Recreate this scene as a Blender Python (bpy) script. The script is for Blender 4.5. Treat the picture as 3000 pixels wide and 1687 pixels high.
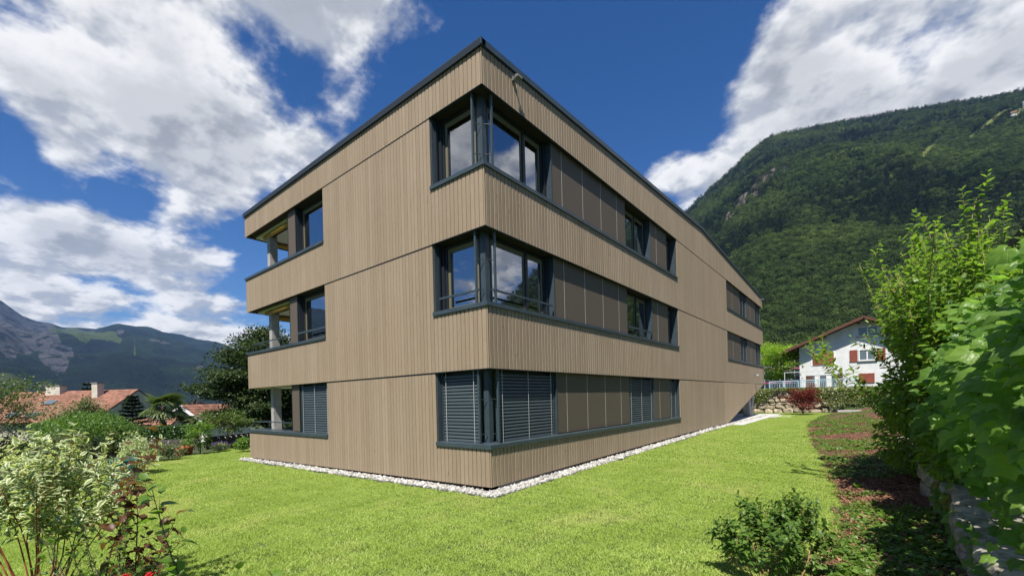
import bpy, bmesh, math, random
import numpy as np
from mathutils import Vector, Matrix

for _o in list(bpy.data.objects): bpy.data.objects.remove(_o)
sc = bpy.context.scene
COL = sc.collection
rad = math.radians

# ------------------------------------------------------------------ camera
CAM = np.array([6.0797, -6.7377, 1.8472])
_y, _r = rad(39.0815), rad(-1.4111)
_fw = Vector((-math.sin(_y), math.cos(_y), 0)); _rt = Vector((math.cos(_y), math.sin(_y), 0)); _up = Vector((0, 0, 1))
_rt2 = _rt * math.cos(_r) + _up * math.sin(_r); _up2 = _up * math.cos(_r) - _rt * math.sin(_r)
cam_d = bpy.data.cameras.new('camera'); cam = bpy.data.objects.new('camera', cam_d); COL.objects.link(cam)
cam.matrix_world = Matrix(((_rt2.x, _up2.x, -_fw.x, CAM[0]), (_rt2.y, _up2.y, -_fw.y, CAM[1]), (_rt2.z, _up2.z, -_fw.z, CAM[2]), (0, 0, 0, 1)))
cam_d.sensor_width = 36; cam_d.lens = 15.261; cam_d.shift_y = 0.10796
cam_d.clip_start = 0.05; cam_d.clip_end = 30000
sc.camera = cam

# ------------------------------------------------------------------ sun, sky, exposure
SUN = Vector((1.32, -3.0, 5.6)).normalized()
sun_d = bpy.data.lights.new('sun', 'SUN'); sun = bpy.data.objects.new('sun', sun_d); COL.objects.link(sun)
sun_d.energy = 5.0; sun_d.angle = rad(0.53); sun_d.color = (1.0, 0.95, 0.87)
sun.rotation_euler = SUN.to_track_quat('Z', 'Y').to_euler()
sc.view_settings.view_transform = 'Standard'; sc.view_settings.look = 'None'
sc.view_settings.gamma = 1; sc.view_settings.use_curve_mapping = False
sc.view_settings.exposure = 0.8
sc.cycles.use_denoising = True
sc.cycles.max_bounces = 7; sc.cycles.diffuse_bounces = 3; sc.cycles.glossy_bounces = 3
sc.cycles.transparent_max_bounces = 12; sc.cycles.transmission_bounces = 4; sc.cycles.volume_bounces = 0
sc.cycles.caustics_reflective = False; sc.cycles.caustics_refractive = False
sc.cycles.sample_clamp_indirect = 6

world = bpy.data.worlds.new('World'); sc.world = world; world.use_nodes = True
NT = world.node_tree
for n in list(NT.nodes): NT.nodes.remove(n)
def nn(nt, t, **kw):
    n = nt.nodes.new(t)
    for k, v in kw.items():
        if k.startswith('i_'):
            key = k[2:]; n.inputs[int(key) if key.isdigit() else key].default_value = v
        else: setattr(n, k, v)
    return n
def math_(nt, op, a, b=None, c=None, clamp=False):
    n = nt.nodes.new('ShaderNodeMath'); n.operation = op; n.use_clamp = clamp
    for i, q in enumerate((a, b, c)):
        if q is None: continue
        if isinstance(q, (int, float)): n.inputs[i].default_value = q
        else: nt.links.new(q, n.inputs[i])
    return n.outputs[0]
def vmath(nt, op, a, b=None, out=0):
    n = nt.nodes.new('ShaderNodeVectorMath'); n.operation = op
    for i, q in enumerate((a, b)):
        if q is None: continue
        if isinstance(q, (tuple, list)): n.inputs[i].default_value = q
        else: nt.links.new(q, n.inputs[i])
    return n.outputs[out]
def mixc(nt, f, a, b, mode='MIX'):
    n = nt.nodes.new('ShaderNodeMix'); n.data_type = 'RGBA'; n.blend_type = mode
    for i, q in ((0, f), (6, a), (7, b)):
        if isinstance(q, (int, float)): n.inputs[i].default_value = q
        elif isinstance(q, (tuple, list)): n.inputs[i].default_value = (*q, 1) if len(q) == 3 else q
        else: nt.links.new(q, n.inputs[i])
    return n.outputs[2]
def smooth(nt, x, lo, hi):
    n = nt.nodes.new('ShaderNodeMapRange'); n.interpolation_type = 'SMOOTHSTEP'
    nt.links.new(x, n.inputs[0]); n.inputs[1].default_value = lo; n.inputs[2].default_value = hi
    return n.outputs[0]

sky = nn(NT, 'ShaderNodeTexSky', sky_type='NISHITA', sun_disc=False, altitude=600, air_density=1.0, dust_density=0.25, ozone_density=3.0)
sky.sun_elevation = math.asin(SUN.z); sky.sun_rotation = math.atan2(SUN.x, SUN.y)
hsv = nn(NT, 'ShaderNodeHueSaturation', i_Hue=0.51, i_Saturation=1.36, i_Value=0.85); NT.links.new(sky.outputs[0], hsv.inputs['Color'])
tc = nn(NT, 'ShaderNodeTexCoord'); DIR = tc.outputs['Generated']
sep = nn(NT, 'ShaderNodeSeparateXYZ'); NT.links.new(DIR, sep.inputs[0])
zz = math_(NT, 'MAXIMUM', sep.outputs[2], 0.0)
den = math_(NT, 'ADD', zz, 0.30)
inv = math_(NT, 'DIVIDE', 1.0, den)
cl = nn(NT, 'ShaderNodeVectorMath', operation='SCALE'); NT.links.new(DIR, cl.inputs[0]); NT.links.new(inv, cl.inputs['Scale'])
PP = cl.outputs[0]
def fbm(vec, scale, detail, rough, dist=0.0):
    n = nn(NT, 'ShaderNodeTexNoise', i_Scale=scale, i_Detail=detail, i_Roughness=rough, i_Distortion=dist)
    NT.links.new(vec, n.inputs['Vector']); return n.outputs[0]
# where the day's cloud banks stand (directions), + more cloud, - open blue
BANKS = [((-.836,.121,.535),.26,50),((-.72,.28,.63),.24,60),((-.60,.45,.665),.22,110),((-.92,.0,.46),.20,90),((-.95,-.15,.40),.16,40),((-.5,.28,.82),.22,50),
 ((-.872,.20,.445),.20,500),((-.85,.285,.435),.22,450),((-.895,.265,.37),.16,500),((-.93,.09,.375),.20,1200),((-.955,.095,.285),.20,900),
 ((-.973,.05,.20),.20,300),((-.955,.16,.245),.14,400),((-.955,.21,.17),.22,200),((-.94,.29,.155),.22,250),((-.99,.03,.12),.20,100),((-.93,.27,.27),.13,500),
 ((-.90,.02,.385),-.26,600),((-.90,.16,.37),-.20,1000),((-.945,.13,.325),-.12,1000),((-.76,.36,.535),-.18,350),((-.70,.40,.59),.16,300),((-.66,.50,.56),-.30,250),((-.79,.385,.475),.16,1200),((-.925,.22,.315),.14,700),((-.80,.24,.545),-.05,600),((-.86,.37,.34),-.14,400),((-.91,.33,.235),-.14,600),((-.89,.255,.40),-.06,900),
 ((-.30,.66,.68),-.45,22),((-.35,.72,.58),-.34,60),((-.30,.80,.52),-.28,80),
 ((-.085,.83,.55),.26,200),((-.14,.848,.51),.30,250),((.0,.881,.472),.16,150),((.09,.86,.50),.14,200),((.17,.90,.40),.20,80),((.25,.85,.45),.16,40),((-.03,.90,.43),.20,220),((.07,.875,.475),-.24,1800),((.10,.85,.515),-.20,1200),((.03,.86,.505),-.10,1500),((-.02,.84,.545),-.10,2500),((.155,.845,.51),-.12,1200),
 ((-.31,.845,.435),.42,350),((-.25,.875,.415),.36,300),((-.19,.90,.40),.30,400),((-.38,.705,.60),.72,2600),((-.345,.80,.49),.30,2500),((.60,.74,.30),.22,40),((-.66,-.60,.45),.20,30),((.5,.62,.60),.12,60)]
msum = None
for d, w, k in BANKS:
    L = math.sqrt(sum(q*q for q in d)); d = tuple(q/L for q in d)
    dt = vmath(NT, 'DOT_PRODUCT', DIR, d, out=1)
    e = math_(NT, 'EXPONENT', math_(NT, 'MULTIPLY_ADD', dt, float(k), -float(k)))
    e = math_(NT, 'MULTIPLY', e, w)
    msum = e if msum is None else math_(NT, 'ADD', msum, e)
def density(off, det, r2):
    v = vmath(NT, 'ADD', PP, off)
    a = fbm(v, 2.3, det, 0.53, 0.0)
    b = fbm(v, 7.0, r2, 0.60, 0.0)
    return math_(NT, 'MULTIPLY_ADD', math_(NT, 'MULTIPLY_ADD', b, 0.46, a), 1.5, -0.43)
OFF = (3.1, 1.7, 0.4); so = (SUN.x*0.06, SUN.y*0.06, 0.05)
d0 = math_(NT, 'ADD', density(OFF, 8, 7), msum)
l0 = density(OFF, 3, 4); l1 = density(tuple(p+q for p, q in zip(OFF, so)), 3, 4)
cover = smooth(NT, d0, 0.75, 0.98)
lit = smooth(NT, math_(NT, 'SUBTRACT', l0, l1), -0.10, 0.10)
thick = smooth(NT, d0, 0.95, 1.25)
base_ = mixc(NT, lit, (3.8, 4.05, 4.5), (8.0, 7.95, 7.85))
dark_ = mixc(NT, lit, (2.9, 3.05, 3.3), (4.9, 5.0, 5.2))
ccol = mixc(NT, math_(NT, 'MULTIPLY', thick, 0.85), base_, dark_)
skyc = mixc(NT, cover, hsv.outputs[0], ccol)
bg = nn(NT, 'ShaderNodeBackground', i_Strength=0.072); NT.links.new(skyc, bg.inputs[0])
wo = nn(NT, 'ShaderNodeOutputWorld'); NT.links.new(bg.outputs[0], wo.inputs[0])
try: world.cycles.sampling_method = 'MANUAL'; world.cycles.sample_map_resolution = 512
except Exception: pass

# ------------------------------------------------------------------ materials
def new_mat(name):
    m = bpy.data.materials.new(name); m.use_nodes = True; nt = m.node_tree
    for n in list(nt.nodes): nt.nodes.remove(n)
    out = nt.nodes.new('ShaderNodeOutputMaterial')
    return m, nt, out
def posn(nt, stretch=(1, 1, 1), off=(0, 0, 0)):
    g = nt.nodes.new('ShaderNodeNewGeometry')
    mp = nt.nodes.new('ShaderNodeMapping'); mp.inputs['Scale'].default_value = stretch; mp.inputs['Location'].default_value = off
    nt.links.new(g.outputs['Position'], mp.inputs[0]); return mp.outputs[0]
def noise(nt, vec, scale, detail=4, rough=0.55, dist=0):
    n = nn(nt, 'ShaderNodeTexNoise', i_Scale=scale, i_Detail=detail, i_Roughness=rough, i_Distortion=dist)
    nt.links.new(vec, n.inputs['Vector']); return n.outputs[0]
def rnd(nt):
    g = nt.nodes.new('ShaderNodeNewGeometry'); o = nt.nodes.new('ShaderNodeObjectInfo')
    return math_(nt, 'FRACT', math_(nt, 'ADD', g.outputs['Random Per Island'], o.outputs['Random']))
def surf(name, c1, c2=None, scale=4, detail=5, rough=0.7, bump=0.0, bscale=30, stretch=(1, 1, 1), metal=0.0, spec=0.4, var=0.0, lo=0.38, hi=0.62, c3=None, s3=1.0, lo3=0.6, hi3=0.7):
    m, nt, out = new_mat(name)
    p = nt.nodes.new('ShaderNodeBsdfPrincipled'); nt.links.new(p.outputs[0], out.inputs[0])
    pv = posn(nt, stretch)
    if c2 is not None: c = mixc(nt, smooth(nt, noise(nt, pv, scale, detail), lo, hi), c1, c2)
    else: c = mixc(nt, 0.0, c1, c1)
    if c3 is not None: c = mixc(nt, smooth(nt, noise(nt, pv, s3, 4), lo3, hi3), c, c3)
    if var:
        k = math_(nt, 'MULTIPLY_ADD', rnd(nt), 2*var, 1-var)
        h = nn(nt, 'ShaderNodeHueSaturation'); nt.links.new(c, h.inputs['Color']); nt.links.new(k, h.inputs['Value']); c = h.outputs[0]
    nt.links.new(c, p.inputs['Base Color'])
    p.inputs['Roughness'].default_value = rough; p.inputs['Metallic'].default_value = metal; p.inputs['Specular IOR Level'].default_value = spec
    if bump:
        b = nn(nt, 'ShaderNodeBump', i_Strength=bump, i_Distance=0.01); nt.links.new(noise(nt, pv, bscale, 6, 0.6), b.inputs['Height']); nt.links.new(b.outputs[0], p.inputs['Normal'])
    return m
def leafm(name, c1, c2, trans=0.45, rough=0.42, edge=None, spec=0.35, big=None, tcol=1.5, dry=None, vein=False):
    """c1..c2: random per leaf; edge: pale margin along the leaf's rim (uv); big: slow colour drift over the plant"""
    m, nt, out = new_mat(name)
    r = rnd(nt); c = mixc(nt, r, c1, c2)
    if big is not None: c = mixc(nt, smooth(nt, noise(nt, posn(nt), big[1], 3), 0.42, 0.6), c, big[0])
    if dry is not None: c = mixc(nt, math_(nt, 'MULTIPLY', smooth(nt, noise(nt, posn(nt), dry[1], 6, 0.6), 0.5, 0.72), 0.7), c, dry[0])
    if edge is not None:
        uv = nt.nodes.new('ShaderNodeUVMap'); s = nn(nt, 'ShaderNodeSeparateXYZ'); nt.links.new(uv.outputs[0], s.inputs[0])
        v = math_(nt, 'ABSOLUTE', math_(nt, 'SUBTRACT', s.outputs[1], 0.5))
        w = math_(nt, 'MULTIPLY_ADD', noise(nt, posn(nt), 60, 2), 0.35, v)
        c = mixc(nt, smooth(nt, w, 0.40, 0.47), c, edge)
    p = nt.nodes.new('ShaderNodeBsdfPrincipled'); nt.links.new(c, p.inputs['Base Color'])
    p.inputs['Roughness'].default_value = rough; p.inputs['Specular IOR Level'].default_value = spec
    if vein:
        uv = nt.nodes.new('ShaderNodeUVMap'); s = nn(nt, 'ShaderNodeSeparateXYZ'); nt.links.new(uv.outputs[0], s.inputs[0])
        an = math_(nt, 'ARCTAN2', math_(nt, 'SUBTRACT', s.outputs[1], 0.5), math_(nt, 'SUBTRACT', s.outputs[0], 0.02))
        w = math_(nt, 'ABSOLUTE', math_(nt, 'SINE', math_(nt, 'MULTIPLY', an, 4.0)))
        vn = smooth(nt, w, 0.0, 0.16)
        c = mixc(nt, math_(nt, 'MULTIPLY_ADD', vn, -0.35, 0.35), c, (0.20, 0.27, 0.09)); nt.links.new(c, p.inputs['Base Color'])
        hh = math_(nt, 'ADD', math_(nt, 'MULTIPLY', vn, 0.6), math_(nt, 'MULTIPLY', noise(nt, posn(nt), 35, 3), 1.2))
        b = nn(nt, 'ShaderNodeBump', i_Strength=0.5, i_Distance=0.006); nt.links.new(hh, b.inputs['Height']); nt.links.new(b.outputs[0], p.inputs['Normal'])
    t = nt.nodes.new('ShaderNodeBsdfTranslucent')
    tcn = mixc(nt, 1.0, c, (tcol, tcol*1.08, tcol*0.55), 'MULTIPLY'); nt.links.new(tcn, t.inputs[0])
    mx = nn(nt, 'ShaderNodeMixShader', i_0=trans); nt.links.new(p.outputs[0], mx.inputs[1]); nt.links.new(t.outputs[0], mx.inputs[2])
    nt.links.new(mx.outputs[0], out.inputs[0]); return m

def wood_mat():
    m, nt, out = new_mat('glazed_spruce_cladding')
    p = nt.nodes.new('ShaderNodeBsdfPrincipled'); nt.links.new(p.outputs[0], out.inputs[0])
    r = rnd(nt); pv = posn(nt)
    o = nn(nt, 'ShaderNodeCombineXYZ'); nt.links.new(math_(nt, 'MULTIPLY', r, 37.0), o.inputs[2]); nt.links.new(math_(nt, 'MULTIPLY', r, 11.0), o.inputs[0])
    v = vmath(nt, 'ADD', pv, o.outputs[0])
    g = vmath(nt, 'MULTIPLY', v, (1, 1, 0.05))
    grain = noise(nt, g, 75, 5, 0.6, 0.6)
    c = mixc(nt, smooth(nt, grain, 0.3, 0.7), (0.262, 0.198, 0.133), (0.308, 0.237, 0.161))
    k = noise(nt, vmath(nt, 'MULTIPLY', v, (1, 1, 0.55)), 9.5, 2, 0.4, 0.4)
    c = mixc(nt, math_(nt, 'MULTIPLY', smooth(nt, k, 0.70, 0.76), 0.75), c, (0.19, 0.12, 0.06))
    w = noise(nt, vmath(nt, 'MULTIPLY', pv, (0.5, 0.5, 0.35)), 1.4, 4)
    c = mixc(nt, math_(nt, 'MULTIPLY', smooth(nt, w, 0.4, 0.7), 0.35), c, (0.33, 0.265, 0.195))
    h = nn(nt, 'ShaderNodeHueSaturation'); nt.links.new(c, h.inputs['Color']); nt.links.new(math_(nt, 'MULTIPLY_ADD', r, 0.16, 0.92), h.inputs['Value'])
    nt.links.new(h.outputs[0], p.inputs['Base Color']); p.inputs['Roughness'].default_value = 0.72; p.inputs['Specular IOR Level'].default_value = 0.25
    b = nn(nt, 'ShaderNodeBump', i_Strength=0.35, i_Distance=0.004)
    hh = math_(nt, 'ADD', grain, math_(nt, 'MULTIPLY', k, 1.6)); nt.links.new(hh, b.inputs['Height']); nt.links.new(b.outputs[0], p.inputs['Normal'])
    return m
def glass_mat(name, tint=(0.50, 0.54, 0.54), boost=0.26):
    m, nt, out = new_mat(name)
    f = nn(nt, 'ShaderNodeFresnel', i_IOR=1.9); gl = nn(nt, 'ShaderNodeBsdfGlossy', i_Roughness=0.0); gl.inputs[0].default_value = (0.95, 0.97, 1, 1)
    b = nn(nt, 'ShaderNodeBump', i_Strength=0.02, i_Distance=0.02); nt.links.new(noise(nt, posn(nt), 1.6, 2), b.inputs['Height']); nt.links.new(b.outputs[0], gl.inputs['Normal'])
    tr = nn(nt, 'ShaderNodeBsdfTransparent'); tr.inputs[0].default_value = (*tint, 1)
    mx = nt.nodes.new('ShaderNodeMixShader'); nt.links.new(math_(nt, 'MULTIPLY_ADD', f.outputs[0], 1.15, boost, True), mx.inputs[0])
    nt.links.new(tr.outputs[0], mx.inputs[1]); nt.links.new(gl.outputs[0], mx.inputs[2]); nt.links.new(mx.outputs[0], out.inputs[0]); return m

MT = {}
MT['wood'] = wood_mat()
MT['backing'] = surf('dark_backing', (0.03, 0.024, 0.018), rough=0.9)
MT['metal'] = surf('slate_blue_metal', (0.036, 0.053, 0.064), (0.044, 0.063, 0.076), scale=3, rough=0.42, spec=0.5)
MT['metal_dk'] = surf('dark_frame_metal', (0.016, 0.022, 0.028), rough=0.45)
MT['panel'] = surf('brown_fibre_panel', (0.098, 0.078, 0.058), (0.114, 0.092, 0.070), scale=120, detail=3, rough=0.6, bump=0.15, bscale=200, spec=0.3)
MT['joint'] = surf('aluminium_joint', (0.50, 0.47, 0.42), rough=0.5)
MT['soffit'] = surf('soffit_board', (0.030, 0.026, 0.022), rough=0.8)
MT['white'] = surf('white_plaster', (0.72, 0.71, 0.67), rough=0.85)
MT['interior'] = surf('room_wall', (0.20, 0.19, 0.17), rough=0.9)
MT['winframe'] = surf('olive_timber_frame', (0.135, 0.125, 0.080), rough=0.6)
MT['glass'] = glass_mat('window_glass')
MT['slat'] = surf('blind_slat', (0.050, 0.066, 0.070), rough=0.38, spec=0.5, var=0.06)
MT['cord'] = surf('pale_cord', (0.45, 0.47, 0.46), rough=0.7)
MT['concrete'] = surf('concrete', (0.27, 0.26, 0.245), (0.36, 0.35, 0.33), scale=2.5, rough=0.85, bump=0.3, bscale=25)
MT['awning'] = surf('ochre_awning', (0.42, 0.25, 0.055), (0.48, 0.30, 0.075), scale=3, stretch=(1, 1, 8), rough=0.8)
MT['lampdark'] = surf('grey_lamp_metal', (0.16, 0.16, 0.155), rough=0.4)
MT['lampgrey'] = surf('pale_grey_metal', (0.55, 0.56, 0.55), rough=0.35)

# ------------------------------------------------------------------ mesh helpers
class MB:
    def __init__(s): s.v = []; s.f = []
    def add(s, vs, fs):
        o = len(s.v); s.v += [tuple(q) for q in vs]; s.f += [tuple(i+o for i in f) for f in fs]; return s
    def box(s, x0, x1, y0, y1, z0, z1):
        x0, x1 = sorted((x0, x1)); y0, y1 = sorted((y0, y1)); z0, z1 = sorted((z0, z1))
        return s.add([(x0,y0,z0),(x1,y0,z0),(x1,y1,z0),(x0,y1,z0),(x0,y0,z1),(x1,y0,z1),(x1,y1,z1),(x0,y1,z1)],
                     [(0,3,2,1),(4,5,6,7),(0,1,5,4),(1,2,6,5),(2,3,7,6),(3,0,4,7)])
    def tube(s, pts, rads, n=6, cap=True):
        pts = [Vector(p) for p in pts]; o = len(s.v); k = len(pts)
        for i, p in enumerate(pts):
            t = (pts[min(i+1, k-1)] - pts[max(i-1, 0)]).normalized()
            a = t.orthogonal().normalized() if i == 0 else (a - t*a.dot(t)).normalized()
            b = t.cross(a); r = rads[i] if hasattr(rads, '__len__') else rads
            for j in range(n):
                w = 2*math.pi*j/n; s.v.append(tuple(p + (a*math.cos(w) + b*math.sin(w))*r))
        for i in range(k-1):
            for j in range(n):
                q = (j+1) % n; s.f.append((o+i*n+j, o+i*n+q, o+(i+1)*n+q, o+(i+1)*n+j))
        if cap:
            s.f.append(tuple(o+j for j in reversed(range(n)))); s.f.append(tuple(o+(k-1)*n+j for j in range(n)))
        return s
    def beam(s, a, b, w, h):
        """rectangular bar from a to b"""
        a = Vector(a); b = Vector(b); t = (b-a).normalized()
        u = Vector((0, 0, 1)) if abs(t.z) < 0.95 else Vector((0, 1, 0))
        sd = t.cross(u).normalized()*w/2; up = sd.cross(t).normalized()*h/2
        vs = [a-sd-up, a+sd-up, a+sd+up, a-sd+up, b-sd-up, b+sd-up, b+sd+up, b-sd+up]
        return s.add(vs, [(0,1,2,3),(7,6,5,4),(0,4,5,1),(1,5,6,2),(2,6,7,3),(3,7,4,0)])
    def lathe(s, c, prof, n=14):
        o = len(s.v)
        for r, z in prof:
            for j in range(n):
                w = 2*math.pi*j/n; s.v.append((c[0]+r*math.cos(w), c[1]+r*math.sin(w), c[2]+z))
        for i in range(len(prof)-1):
            for j in range(n):
                q = (j+1) % n; s.f.append((o+i*n+j, o+i*n+q, o+(i+1)*n+q, o+(i+1)*n+j))
        return s
    def build(s, name, mat, parent=None, loc=(0, 0, 0), smooth=False, fix=True):
        me = bpy.data.meshes.new(name)
        L = np.array(loc)
        me.from_pydata([tuple(np.array(q)-L) for q in s.v] if any(loc) else s.v, [], s.f)
        if fix:
            bm = bmesh.new(); bm.from_mesh(me); bmesh.ops.recalc_face_normals(bm, faces=bm.faces); bm.to_mesh(me); bm.free()
        return link(name, me, mat, parent, (0, 0, 0) if parent else loc, smooth)
def link(name, me, mat, parent=None, loc=(0, 0, 0), smooth=False):
    if mat is not None and not me.materials: me.materials.append(MT[mat] if isinstance(mat, str) else mat)
    if smooth: me.polygons.foreach_set('use_smooth', [True]*len(me.polygons))
    o = bpy.data.objects.new(name, me); COL.objects.link(o); o.location = loc
    if parent is not None: o.parent = parent
    return o
def tag(o, label, cat=None, group=None, kind=None):
    o['label'] = label
    if cat: o['category'] = cat
    if group: o['group'] = group
    if kind: o['kind'] = kind
    return o
def thing(name, label, cat, loc=(0, 0, 0), group=None):
    o = bpy.data.objects.new(name, None); COL.objects.link(o); o.location = loc; o.empty_display_size = 0.2
    return tag(o, label, cat, group)
def np_mesh(name, V, F, uv=None):
    """V (n,3), F (m,k) of one face size"""
    V = np.asarray(V, np.float32); F = np.asarray(F, np.int32); k = F.shape[1]
    me = bpy.data.meshes.new(name)
    me.vertices.add(len(V)); me.vertices.foreach_set('co', V.ravel())
    me.loops.add(F.size); me.loops.foreach_set('vertex_index', F.ravel())
    me.polygons.add(len(F)); me.polygons.foreach_set('loop_start', np.arange(0, F.size, k, dtype=np.int32))
    if uv is not None:
        l = me.uv_layers.new(name='UVMap'); l.data.foreach_set('uv', np.asarray(uv, np.float32).ravel())
    me.update(calc_edges=True); me.validate(); return me

# ------------------------------------------------------------------ leaves
def T_blade(hw, ts=(0, .18, .5, .8, 1), fold=.12, curl=.18):
    """a leaf of two halves folded on the midrib: all-triangle template (V, F, UV)"""
    V = []; UV = []
    for t, w in zip(ts, hw):
        z = -curl*t*t
        V += [(t, -w, z+fold*w), (t, 0, z), (t, w, z+fold*w)]; UV += [(t, 0), (t, .5), (t, 1)]
    F = []
    for i in range(len(ts)-1):
        for j in (0, 1):
            a, b, c, d = i*3+j, i*3+j+1, i*3+j+4, i*3+j+3
            if hw[i] == 0: F.append((b if j == 0 else a, c, d))
            elif hw[i+1] == 0: F.append((a, b, c if j == 0 else d))
            else: F += [(a, b, c), (a, c, d)]
    return np.array(V, float), np.array(F), np.array(UV, float)
def T_lobed(seed=0, droop=.25):
    rng = np.random.default_rng(seed)
    ang = np.radians([180, 150, 118, 92, 70, 48, 26, 12, 0, -12, -26, -48, -70, -92, -118, -150])
    r = np.array([.08, .36, .48, .44, .56, .48, .50, .62, .76, .62, .50, .48, .56, .44, .48, .36])*(1+rng.normal(0, .05, 16))
    x = .30+r*np.cos(ang); y = r*np.sin(ang)
    z = -droop*((x-.3)**2+y**2*1.2)+rng.normal(0, .02, 16)
    mx_, my_ = .30+(x-.30)*.55, y*.55; mz = .045-droop*.2*((mx_-.3)**2+my_**2)+.03*np.cos(ang*5)+rng.normal(0, .012, 16)
    V = [(.30, 0, .02)]+list(zip(mx_, my_, mz))+list(zip(x, y, z)); UV = [(.3, .5)]+[(a, b+.5) for a, b in zip(mx_, my_)]+[(a, b+.5) for a, b in zip(x, y)]
    F = []
    for i in range(16):
        j = (i+1) % 16; F += [(0, 1+j, 1+i), (1+i, 1+j, 17+j), (1+i, 17+j, 17+i)]
    return np.array(V), np.array(F), np.array(UV)
T_far = (np.array([(0, 0, 0), (.45, -.30, .05), (1, 0, -.08), (.45, .30, .05)], float), np.array([(0, 1, 2), (0, 2, 3)]), np.array([(0, .5), (.5, 0), (1, .5), (.5, 1)], float))
T_lance = T_blade((0, .13, .17, .10, 0), curl=.25)
T_oval = T_blade((0, .20, .27, .17, 0), curl=.2)
T_round = T_blade((0, .34, .43, .30, 0), curl=.25, fold=.2)
T_crink = T_blade((0, .30, .40, .26, 0), curl=.45, fold=.5)
def frames(pos, d, up, size):
    d = d/np.linalg.norm(d, axis=1, keepdims=True)
    y = np.cross(up, d); y /= np.linalg.norm(y, axis=1, keepdims=True)+1e-9
    z = np.cross(d, y)
    A = np.stack([d, y, z], axis=2)*size[:, None, None]
    return A, pos
def leaves_mesh(name, tpl, A, P):
    V, F, UV = tpl; n = len(P)
    W = np.einsum('nij,vj->nvi', A, V)+P[:, None, :]
    FF = (F[None]+np.arange(n)[:, None, None]*len(V)).reshape(-1, 3)
    uv = np.tile(UV[F.ravel()], (n, 1))
    return np_mesh(name, W.reshape(-1, 3), FF, uv)
def put_leaves(root, loc, tpls, A, P, mat, n_ind=0, name='leaf', rest='foliage', vis=None):
    """the n_ind leaves that show largest become leaf objects (sharing a few meshes), the rest one foliage part"""
    loc = np.array(loc, float); P = P-loc
    if not isinstance(tpls, list): tpls = [tpls]
    n = len(P); idx = np.arange(n)
    if n_ind:
        sz = np.linalg.norm(A[:, :, 0], axis=1)/np.linalg.norm(P+loc-CAM, axis=1)
        if vis is not None: sz = sz*vis
        order = np.argsort(-sz); ind = order[:n_ind]; idx = order[n_ind:]
        mes = []
        for t in tpls:
            me = np_mesh(name, t[0], t[1], t[2][t[1].ravel()]); me.materials.append(MT[mat]); mes.append(me)
        for q, i in enumerate(ind):
            o = bpy.data.objects.new(name, mes[q % len(mes)]); COL.objects.link(o); o.parent = root
            m = Matrix.Identity(4)
            for a in range(3):
                m[a][3] = P[i][a]
                for b in range(3): m[a][b] = A[i][a][b]
            o.matrix_basis = m
    if len(idx):
        k = len(tpls); 
        for q in range(k):
            s = idx[q::k]
            if not len(s): continue
            o = link(rest, leaves_mesh(rest, tpls[q], A[s], P[s]), mat, root); o['kind'] = 'stuff'
            if not n_ind: del o['kind']
def rvec(rng, n):
    v = rng.normal(size=(n, 3)); return v/np.linalg.norm(v, axis=1, keepdims=True)
def path(rng, p0, d, length, n=6, up=0.0, wob=0.12):
    p = np.array(p0, float); d = np.array(d, float)/np.linalg.norm(d); out = [p.copy()]
    for i in range(n):
        d = d+rng.normal(0, wob, 3)+np.array([0, 0, up]); d /= np.linalg.norm(d); p = p+d*length/n; out.append(p.copy())
    return np.array(out)
def along(pts, t):
    t = np.clip(t, 0, 1)*(len(pts)-1); i = min(int(t), len(pts)-2); f = t-i
    return pts[i]*(1-f)+pts[i+1]*f, pts[i+1]-pts[i]

# ------------------------------------------------------------------ terrain
def sst(x, a, b):
    t = np.clip((np.asarray(x, float)-a)/(b-a), 0, 1); return t*t*(3-2*t)
def ground_z(x, y):
    x = np.asarray(x, float); y = np.asarray(y, float)
    z = -0.12+0.012*np.clip(y, -8, 16)+0.0135*np.clip(x, -20, 0)
    z = z-3.2*sst(-x, 21, 48)-9*sst(-x, 70, 260)-25*sst(-x, 300, 900)
    z = z-0.5*sst(-y, 8, 30)-8*sst(-y, 40, 300)
    z = z+0.55*sst(x, 7.05, 7.5)*sst(60-y, 0, 20)
    z = z+1.9*sst(y+0.45*(3-x)*0-0.0*x, 36.4, 37.2)*sst(x, -30, -20)+3*sst(y, 55, 90)+2.5*sst(x, 15, 60)
    return z
def hnoise(x, y, seed, octs=5, base=1.0, gain=0.5):
    rng = np.random.default_rng(seed); z = 0*x; a = 1.0; f = base
    for _ in range(octs):
        for _k in range(3):
            w = rng.uniform(0, 2*np.pi); p = rng.uniform(0, 2*np.pi, 2)
            z = z+a*np.sin((x*np.cos(w)+y*np.sin(w))*f+p[0])*np.cos((x*-np.sin(w)+y*np.cos(w))*f*0.8+p[1])/2
        a *= gain; f *= 2.07
    return z
def axis(lo, hi, flo, fhi, step):
    fine = np.arange(flo, fhi+1e-6, step); a = []; d = step; q = flo
    while q > lo: d *= 1.25; q -= d; a.append(q)
    b = []; d = step; q = fhi
    while q < hi: d *= 1.25; q += d; b.append(q)
    return np.concatenate([a[::-1], fine, b])
def grid_mesh(name, X, Y, Z):
    ny, nx = X.shape; V = np.stack([X, Y, Z], -1).reshape(-1, 3)
    i = np.arange(nx*ny).reshape(ny, nx)
    F = np.stack([i[:-1, :-1], i[:-1, 1:], i[1:, 1:], i[1:, :-1]], -1).reshape(-1, 4)
    return np_mesh(name, V, F)
MT['ground'] = surf('meadow_ground', (0.035, 0.055, 0.014), (0.055, 0.075, 0.022), scale=0.8, rough=0.95, c3=(0.09, 0.07, 0.04), s3=0.25)
gx = axis(-5000, 5000, -30, 14, 0.5); gy = axis(-5000, 5000, -14, 46, 0.5)
GX, GY = np.meshgrid(gx, gy)
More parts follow.
